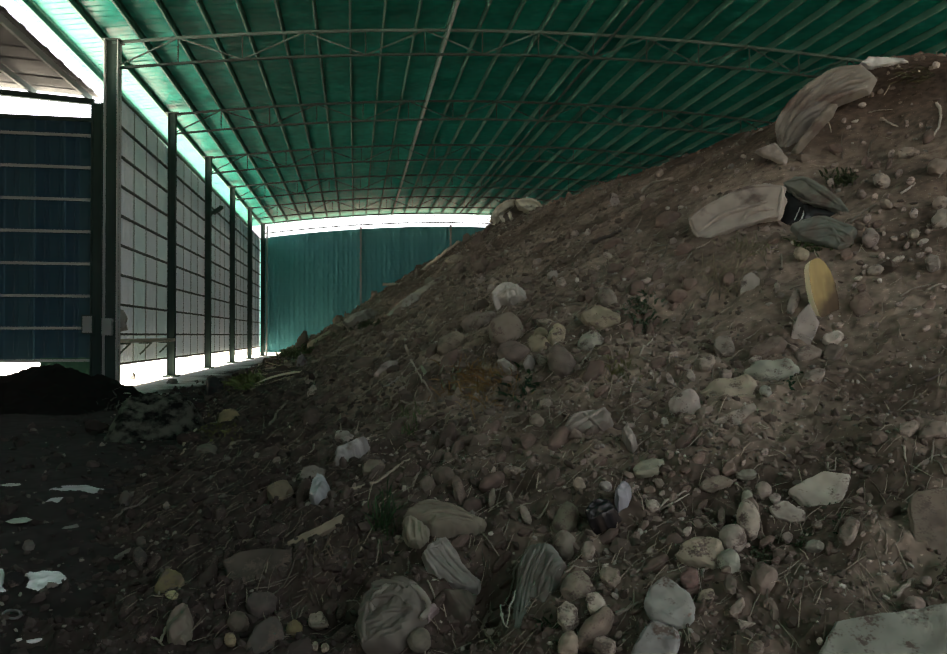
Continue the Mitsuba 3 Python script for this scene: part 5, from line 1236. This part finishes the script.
# ------------------------------------------------------------------ mounds on the floor at the left
def mound(name, label, cx, cy, bumps, rx, ry, mat, step=0.05, cat_='mound'):
    gx, gy = np.meshgrid(np.arange(cx - rx, cx + rx, step), np.arange(cy - ry, cy + ry, step), indexing='ij')
    z = np.full(gx.shape, -0.25)
    for bx, by, sx, sy, h in bumps:
        z = z + (h + 0.10) * np.exp(-(((gx - bx) / sx) ** 2 + ((gy - by) / sy) ** 2))
    p = np.stack([gx, gy, z], -1)
    z = z + (meshkit.fbm(p * 3, 3, 51) - 0.5) * 0.22 + (ridged(p * 6.0, 53) - 0.5) * 0.10 + (meshkit.fbm(p * 16, 3, 57) - 0.5) * 0.10
    n0, n1 = gx.shape
    i, j = np.meshgrid(np.arange(n0 - 1), np.arange(n1 - 1), indexing='ij')
    q = np.stack([i * n1 + j, (i + 1) * n1 + j, (i + 1) * n1 + j + 1, i * n1 + j + 1], -1).reshape(-1, 4)
    f = np.vstack([q[:, [0, 1, 2]], q[:, [0, 2, 3]]])
    v = np.stack([gx, gy, z], -1).reshape(-1, 3)
    f = f[(v[f][:, :, 2] > -0.12).any(1)]
    m = trimesh.Trimesh(v, f, process=False)
    m.remove_unreferenced_vertices()
    k = thing(name, label, cat_)
    put(k, m, mat, True)
    return k


mound('mud_mound', 'black mud mound in front of the dark blue end wall', -6.6, 16.0, [(-6.25, 16.2, 0.75, 1.1, 0.68), (-5.1, 16.4, 0.8, 1.0, 0.50), (-8.3, 16.2, 0.9, 1.2, 0.72), (-7.3, 15.4, 1.0, 0.8, 0.35), (-5.6, 15.0, 1.4, 0.9, 0.3)], 4.2, 3.4, 'mud_dark')
mound('mossy_mound', 'grey green mossy lump of soil between the mud mound and the heap', -2.75, 10.6, [(-2.85, 10.8, 0.36, 0.5, 0.62), (-2.4, 11.0, 0.34, 0.5, 0.50), (-3.15, 10.5, 0.22, 0.35, 0.36)], 1.5, 1.6, 'mossy')
drape('white_sack', [(117, 318), (120, 309), (124, 311), (128, 318), (126, 323), (128, 330), (119, 332), (117, 326)], (0.30, 0.29, 0.27), 'pale bundled sack standing on the timber ledge', 'sack', 0.16, 0.08, 0.12, 60, t=19.3, tilt=0.9, seed=61, dirt=0.05)
drape('dark_sack', [(111, 312), (115, 309), (118, 314), (118, 326), (119, 333), (111, 333)], (0.03, 0.028, 0.026), 'dark sack on the timber ledge, between the pale one and the thick column', 'sack', 0.16, 0.06, 0.12, 80, t=19.3, tilt=0.9, seed=62, dirt=0.05)
k = thing('wall_lamp', 'small dark lamp on an arm sticking out from the third column', 'lamp')
part(k, 'arm', tube([(XL + 0.2, 32.5, 6.5), (XL + 0.35, 32.2, 6.62), (XL + 0.6, 31.9, 6.72)], 0.035), 'steel', True)
part(k, 'head', bar((XL + 0.45, 31.95, 6.60), (XL + 0.85, 31.7, 6.85), 0.16, 0.12), 'steel')

# ------------------------------------------------------------------ smaller clods, stones and twigs, one by one
rs = np.random.default_rng(99)
busy = []
ANCHORS = [(820, 292, 'yellow board'), (740, 210, 'big flat tan sack'), (820, 105, 'tarpaulin'), (512, 299, 'white crumpled bag'), (588, 430, 'grey brown rag with a tail'), (481, 388, 'rusty straw clump'),
           (440, 525, 'rolled cloth with pleats'), (452, 572, 'torn woven sack'), (398, 615, 'mud caked bundle'), (540, 590, 'fibrous sack'), (600, 520, 'black plastic bag'), (629, 475, 'dark upright stick'),
           (728, 395, 'big buff block'), (685, 405, 'rounded pinkish grey rock'), (770, 374, 'mossy grey green rock'), (820, 495, 'largest pale slab'), (748, 521, 'tall pale oval stone'), (697, 558, 'olive tan block'),
           (671, 606, 'speckled grey green slab'), (764, 579, 'soft brown boulder'), (890, 632, 'concrete slab'), (935, 530, 'tall brown slab'), (935, 431, 'broad brown rock'), (386, 370, 'dull pink flat stone'),
           (420, 375, 'crossed twigs'), (352, 462, 'mottled rag'), (314, 474, 'grey flat block'), (322, 500, 'carrier bag'), (318, 533, 'broken pale plank'), (258, 566, 'dark flat board'), (264, 640, 'dark triangular rock'),
           (169, 588, 'yellowish brown rock'), (182, 638, 'olive cloth'), (318, 621, 'pale tan angular block'), (229, 423, 'square yellowish block'), (130, 511, 'dark lever like stick'), (196, 432, 'leaning pale stick'),
           (383, 528, 'dark green grass tuft'), (380, 478, 'long pale stick'), (514, 471, 'shell shaped pale stone'), (458, 490, 'upright brown clod'), (556, 337, 'upright buff oval stone'), (506, 331, 'long grey brown boulder'),
           (603, 321, 'broad olive rubble block'), (475, 323, 'oblong brown stone'), (452, 345, 'long tan stone'), (410, 302, 'pale slanted stone on the far edge'), (520, 216, 'fabric bundle'), (615, 202, 'whitish upright stone'),
           (882, 181, 'round pale stone'), (907, 154, 'flat pale stone'), (938, 122, 'curved root'), (943, 220, 'slanted stone at the right edge'), (870, 238, 'flat round brown stone'), (722, 276, 'tan straw tuft'),
           (750, 288, 'pale pointed shard'), (640, 312, 'dark green mossy weed'), (596, 604, 'white triangular stone'), (594, 629, 'finger shaped rock'), (653, 505, 'small whitish stone by the twig'), (563, 364, 'sunk dark boulder'),
           (330, 336, 'weathered plank'), (288, 375, 'drooping dry stems'), (815, 440, 'smooth bare soil'), (160, 420, 'mossy mound'), (849, 531, 'soft grey brown lump'), (606, 545, 'grey wedge stone'), (500, 560, 'dark hollow')]
ORD = ['', 'second ', 'third ', 'fourth ', 'fifth ', 'sixth ', 'seventh ', 'eighth ', 'ninth ', 'tenth ', 'eleventh ', 'twelfth ']
WHERE = {}


def name_by_place(k, kind, x, y, look):
    """Notes a copy with the landmark next to it; the labels are written when all of them stand."""
    a = min(ANCHORS, key=lambda q: math.hypot(q[0] - x, q[1] - y))
    e = math.degrees(math.atan2(a[1] - y, x - a[0])) % 360
    side = ['right of', 'up to the right of', 'above', 'up to the left of', 'left of', 'down to the left of', 'below', 'down to the right of'][int((e + 22.5) // 45) % 8]
    WHERE.setdefault((kind, side, a[2]), []).append((math.hypot(a[0] - x, a[1] - y), k, look))


def write_places():
    for (kind, side, a), items in WHERE.items():
        for i, (_, k, look) in enumerate(sorted(items)):
            o = f', {ORD[min(i, 11)]}nearest' if len(items) > 1 else ''
            labels[k]['label'] = f'{look} {kind} {side} the {a}{o}' if len(f'{look} {kind} {side} the {a}{o}'.split()) <= 16 else f'{kind} {side} the {a}{o}'




def free(x, y, r):
    for a, b, c in busy:
        if (a - x) ** 2 + (b - y) ** 2 < (0.75 * (c + r)) ** 2:
            return False
    busy.append((x, y, r))
    return True


for a in NAMED:
    busy.append(a)
ZONES = [  # box in pixels, how many clods, stones, twigs; label endings
    ((105, 440, 330, 645), 90, 14, 22, 'at the dark left foot of the heap'),
    ((330, 420, 560, 640), 74, 26, 20, 'on the dark lower middle of the heap'),
    ((250, 320, 470, 430), 40, 26, 20, 'on the far left slope of the heap'),
    ((470, 230, 690, 330), 26, 28, 16, 'on the upper middle slope under the skyline'),
    ((560, 330, 700, 520), 26, 34, 12, 'in the loose rubble left of the stone row'),
    ((640, 150, 800, 300), 12, 24, 8, 'around the tan sack and the tarpaulin'),
    ((830, 110, 945, 330), 10, 44, 8, 'on the upper right soil face'),
    ((700, 440, 940, 620), 16, 34, 8, 'around the pale stone cluster at the lower right'),
    ((560, 520, 700, 650), 10, 14, 6, 'around the speckled slabs at the bottom'),
]
for (x0, y0, x1, y1), nc, ns, nt, where in ZONES:
    for kind, cnt in (('clod', nc), ('stone', ns), ('twig', nt)):
        done = tries = 0
        while done < cnt and tries < cnt * 30:
            tries += 1
            x, y = rs.uniform(x0, x1), rs.uniform(y0, y1)
            p, n, d = (q[0] for q in hit(x, y))
            if p[2] < 0.05 or d > 26:
                continue
            if kind == 'clod':
                s = 7 + 13 * rs.uniform() ** 1.7
                if not free(x, y, s / 2):
                    continue
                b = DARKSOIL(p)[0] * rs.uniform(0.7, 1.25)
                k = S('clod', x, y, s * rs.uniform(1.0, 1.9), s * rs.uniform(0.5, 0.85), rs.normal(42, 18), b, 'a' if rs.uniform() < 0.75 else 'r', f'dark soil clod {where}', 'soil clod', group=f'soil clods {where}', seg=6.5, sink=0.12, dirt=0.2)
                name_by_place(k, 'soil clod', x, y, 'large dark' if s > 14 else 'dark' if s > 10 else 'small dark')
            elif kind == 'stone':
                s = rs.uniform(3.5, 8)
                if not free(x, y, s / 2):
                    continue
                b = np.array([0.25, 0.22, 0.185]) * rs.uniform(0.7, 1.35) * (1 if p[0] > 0 else 0.6)
                k = S('small_stone', x, y, s * rs.uniform(0.9, 1.5), s * rs.uniform(0.6, 0.95), rs.uniform(0, 70), b, 'a', f'small pale stone {where}', 'stone', group=f'small stones {where}', seg=4.5, sink=0.05, dirt=0.25)
                name_by_place(k, 'stone', x, y, 'small pale' if b.mean() > 0.22 else 'small dull')
            else:
                L, a = rs.uniform(10, 34), math.radians(rs.normal(42, 26))
                dx, dy = L / 2 * math.cos(a), -L / 2 * math.sin(a)
                kx, ky = rs.normal(0, L * 0.08, 2)
                b = np.array([0.16, 0.14, 0.11]) * rs.uniform(0.6, 1.4) * (1 if p[0] > 0 else 0.7)
                i0 = thing('twig', f'thin dry twig {where}', 'twig', f'twigs {where}')
                stick('', [(x - dx, y - dy), (x + kx, y + ky), (x + dx, y + dy)], rs.uniform(1.2, 2.6), b, '', key=i0, sides=5)
                name_by_place(i0, 'twig', x, y, 'thin dry' if L < 24 else 'long thin')
            done += 1

# the rest of the rubble: past counting
ICO = trimesh.creation.icosphere(subdivisions=0)
ICO1 = trimesh.creation.icosphere(subdivisions=1)


def scatter(name, label, count, lo, hi, colour, base, flat=(0.45, 0.9), prefer=None, amin=-36, amax=58):
    rg = np.random.default_rng(len(name) * 13 + count)
    a, r = np.radians(rg.uniform(amin, amax, count)), np.exp(rg.uniform(math.log(1.9), math.log(26), count))
    x, y = r * np.sin(a), r * np.cos(a)
    z = heap_fun(x, y)
    gz = floor_fun(x, y)
    onheap = z > gz
    pz = np.maximum(z, gz)
    ok = (x > -5.0) & ((onheap & (z > 0.0)) | (rg.uniform(size=count) < 0.25)) & (x < 20)
    if prefer is not None:
        ok &= rg.uniform(size=count) < prefer(x, y, pz)
    tree = cKDTree([q[0] for q in SOLID])
    rad = np.array([q[1] for q in SOLID])
    dd, ii = tree.query(np.stack([x, y, pz], -1), k=6)
    ok &= (dd > rad[ii]).all(1)
    x, y, pz, r = x[ok], y[ok], pz[ok], r[ok]
    n = len(x)
    s = np.exp(rg.normal(0, 0.45, n)) * np.clip(lo * (r / 4) ** 0.75, 0, hi)
    nv = len(base.vertices)
    bv = np.asarray(base.vertices)[None] * (1 + rg.uniform(-0.28, 0.28, (n, nv, 1)))
    sc = np.stack([s * rg.uniform(0.8, 1.5, n), s, s * rg.uniform(*flat, n)], -1)
    bv = bv * sc[:, None]
    q = rg.normal(size=(n, 4)) * np.array([1, 0.45, 0.45, 1])
    q /= np.linalg.norm(q, axis=1, keepdims=True)
    w_, x_, y_, z_ = q.T
    R = np.stack([1 - 2 * (y_ * y_ + z_ * z_), 2 * (x_ * y_ - z_ * w_), 2 * (x_ * z_ + y_ * w_), 2 * (x_ * y_ + z_ * w_), 1 - 2 * (x_ * x_ + z_ * z_), 2 * (y_ * z_ - x_ * w_),
                  2 * (x_ * z_ - y_ * w_), 2 * (y_ * z_ + x_ * w_), 1 - 2 * (x_ * x_ + y_ * y_)], -1).reshape(n, 3, 3)
    v = np.einsum('nij,nkj->nki', R, bv) + np.stack([x, y, pz + s * 0.15], -1)[:, None]
    f = (np.asarray(base.faces)[None] + (np.arange(n) * nv)[:, None, None]).reshape(-1, 3)
    P = np.stack([x, y, pz], -1)
    c = colour(P, rg)[:, None] * rg.uniform(0.85, 1.15, (n, nv, 1))
    part('soil_heap', name, trimesh.Trimesh(v.reshape(-1, 3), f, process=False), 'rubble', False, np.clip(c, 0.003, 0.8).reshape(-1, 3), label, 'stuff')


def bare(x, y, z):
    """Less litter on the smooth dry face at the right."""
    return np.clip(1.15 - 0.22 * (x - 0.12 * y) - 0.25 * np.clip(z - 1, 0, 3) * (x > 0.4 * y), 0.22, 1)


scatter('loose_clods', 'countless small dark clods strewn over the heap and its foot', 30000, 0.0135, 0.06, lambda P, g: DARKSOIL(P) * g.uniform(0.6, 1.6, (len(P), 1)), ICO, prefer=bare)
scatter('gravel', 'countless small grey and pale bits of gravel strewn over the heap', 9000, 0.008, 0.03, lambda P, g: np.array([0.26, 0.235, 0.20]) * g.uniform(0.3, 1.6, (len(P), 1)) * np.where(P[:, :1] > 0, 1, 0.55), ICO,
        prefer=lambda x, y, z: np.clip(bare(x, y, z) + 0.15, 0, 1))


def litter(count):
    rg = np.random.default_rng(5)
    a, r = np.radians(rg.uniform(-34, 56, count)), np.exp(rg.uniform(math.log(1.9), math.log(24), count))
    x, y = r * np.sin(a), r * np.cos(a)
    ok = (heap_z(x, y) > 0.05) & (x < 18) & (rg.uniform(size=count) < bare(x, y, heap_z(x, y)))
    x, y, r = x[ok], y[ok], r[ok]
    n = len(x)
    L = rg.uniform(0.03, 0.14, n) * (r / 4) ** 0.7
    e = 0.1
    gx, gy = (heap_z(x + e, y) - heap_z(x - e, y)) / (2 * e), (heap_z(x, y + e) - heap_z(x, y - e)) / (2 * e)
    g = np.stack([gx, gy], -1)
    g /= np.linalg.norm(g, axis=1, keepdims=True) + 1e-6
    th = np.arctan2(g[:, 1], g[:, 0]) + rg.normal(0, 0.7, n)            # they slid down the slope
    dx, dy = np.cos(th) * L / 2, np.sin(th) * L / 2
    A = np.stack([x - dx, y - dy, heap_fun(x - dx, y - dy) + 0.004], -1)
    B = np.stack([x + dx, y + dy, heap_fun(x + dx, y + dy) + 0.004 + L * rg.uniform(0, 0.4, n)], -1)
    M = (A + B) / 2 + rg.normal(0, 0.05, (n, 3)) * L[:, None]
    M[:, 2] = np.maximum(M[:, 2], heap_fun(M[:, 0], M[:, 1]) + 0.003)
    w = rg.uniform(0.0012, 0.0032, n) * (r / 4) ** 0.8
    side = np.stack([-np.sin(th), np.cos(th), np.zeros(n)], -1) * w[:, None]
    up = np.array([0, 0, 1.0]) * w[:, None]
    V = np.stack([A - side, A + up, A + side, M - side * 1.2, M + up * 1.2, M + side * 1.2, B - side * .5, B + up * .5, B + side * .5], 1).reshape(-1, 3)
    loc = []
    for k in (0, 3):
        for j in range(3):
            a_, b_ = k + j, k + (j + 1) % 3
            loc += [(a_, b_, b_ + 3), (a_, b_ + 3, a_ + 3)]
    f = (np.array(loc)[None] + (np.arange(n) * 9)[:, None, None]).reshape(-1, 3)
    c = np.repeat(np.array([0.25, 0.215, 0.165]) * rg.uniform(0.3, 1.5, (n, 1)) * np.where(x > 0, 1, 0.6)[:, None], 9, 0)
    part('soil_heap', 'straw_litter', trimesh.Trimesh(V, f, process=False), 'blade', True, c, 'countless bits of straw and root strewn over the heap', 'stuff')


litter(9000)
write_places()
labels = {k: v for k, v in labels.items() if v}
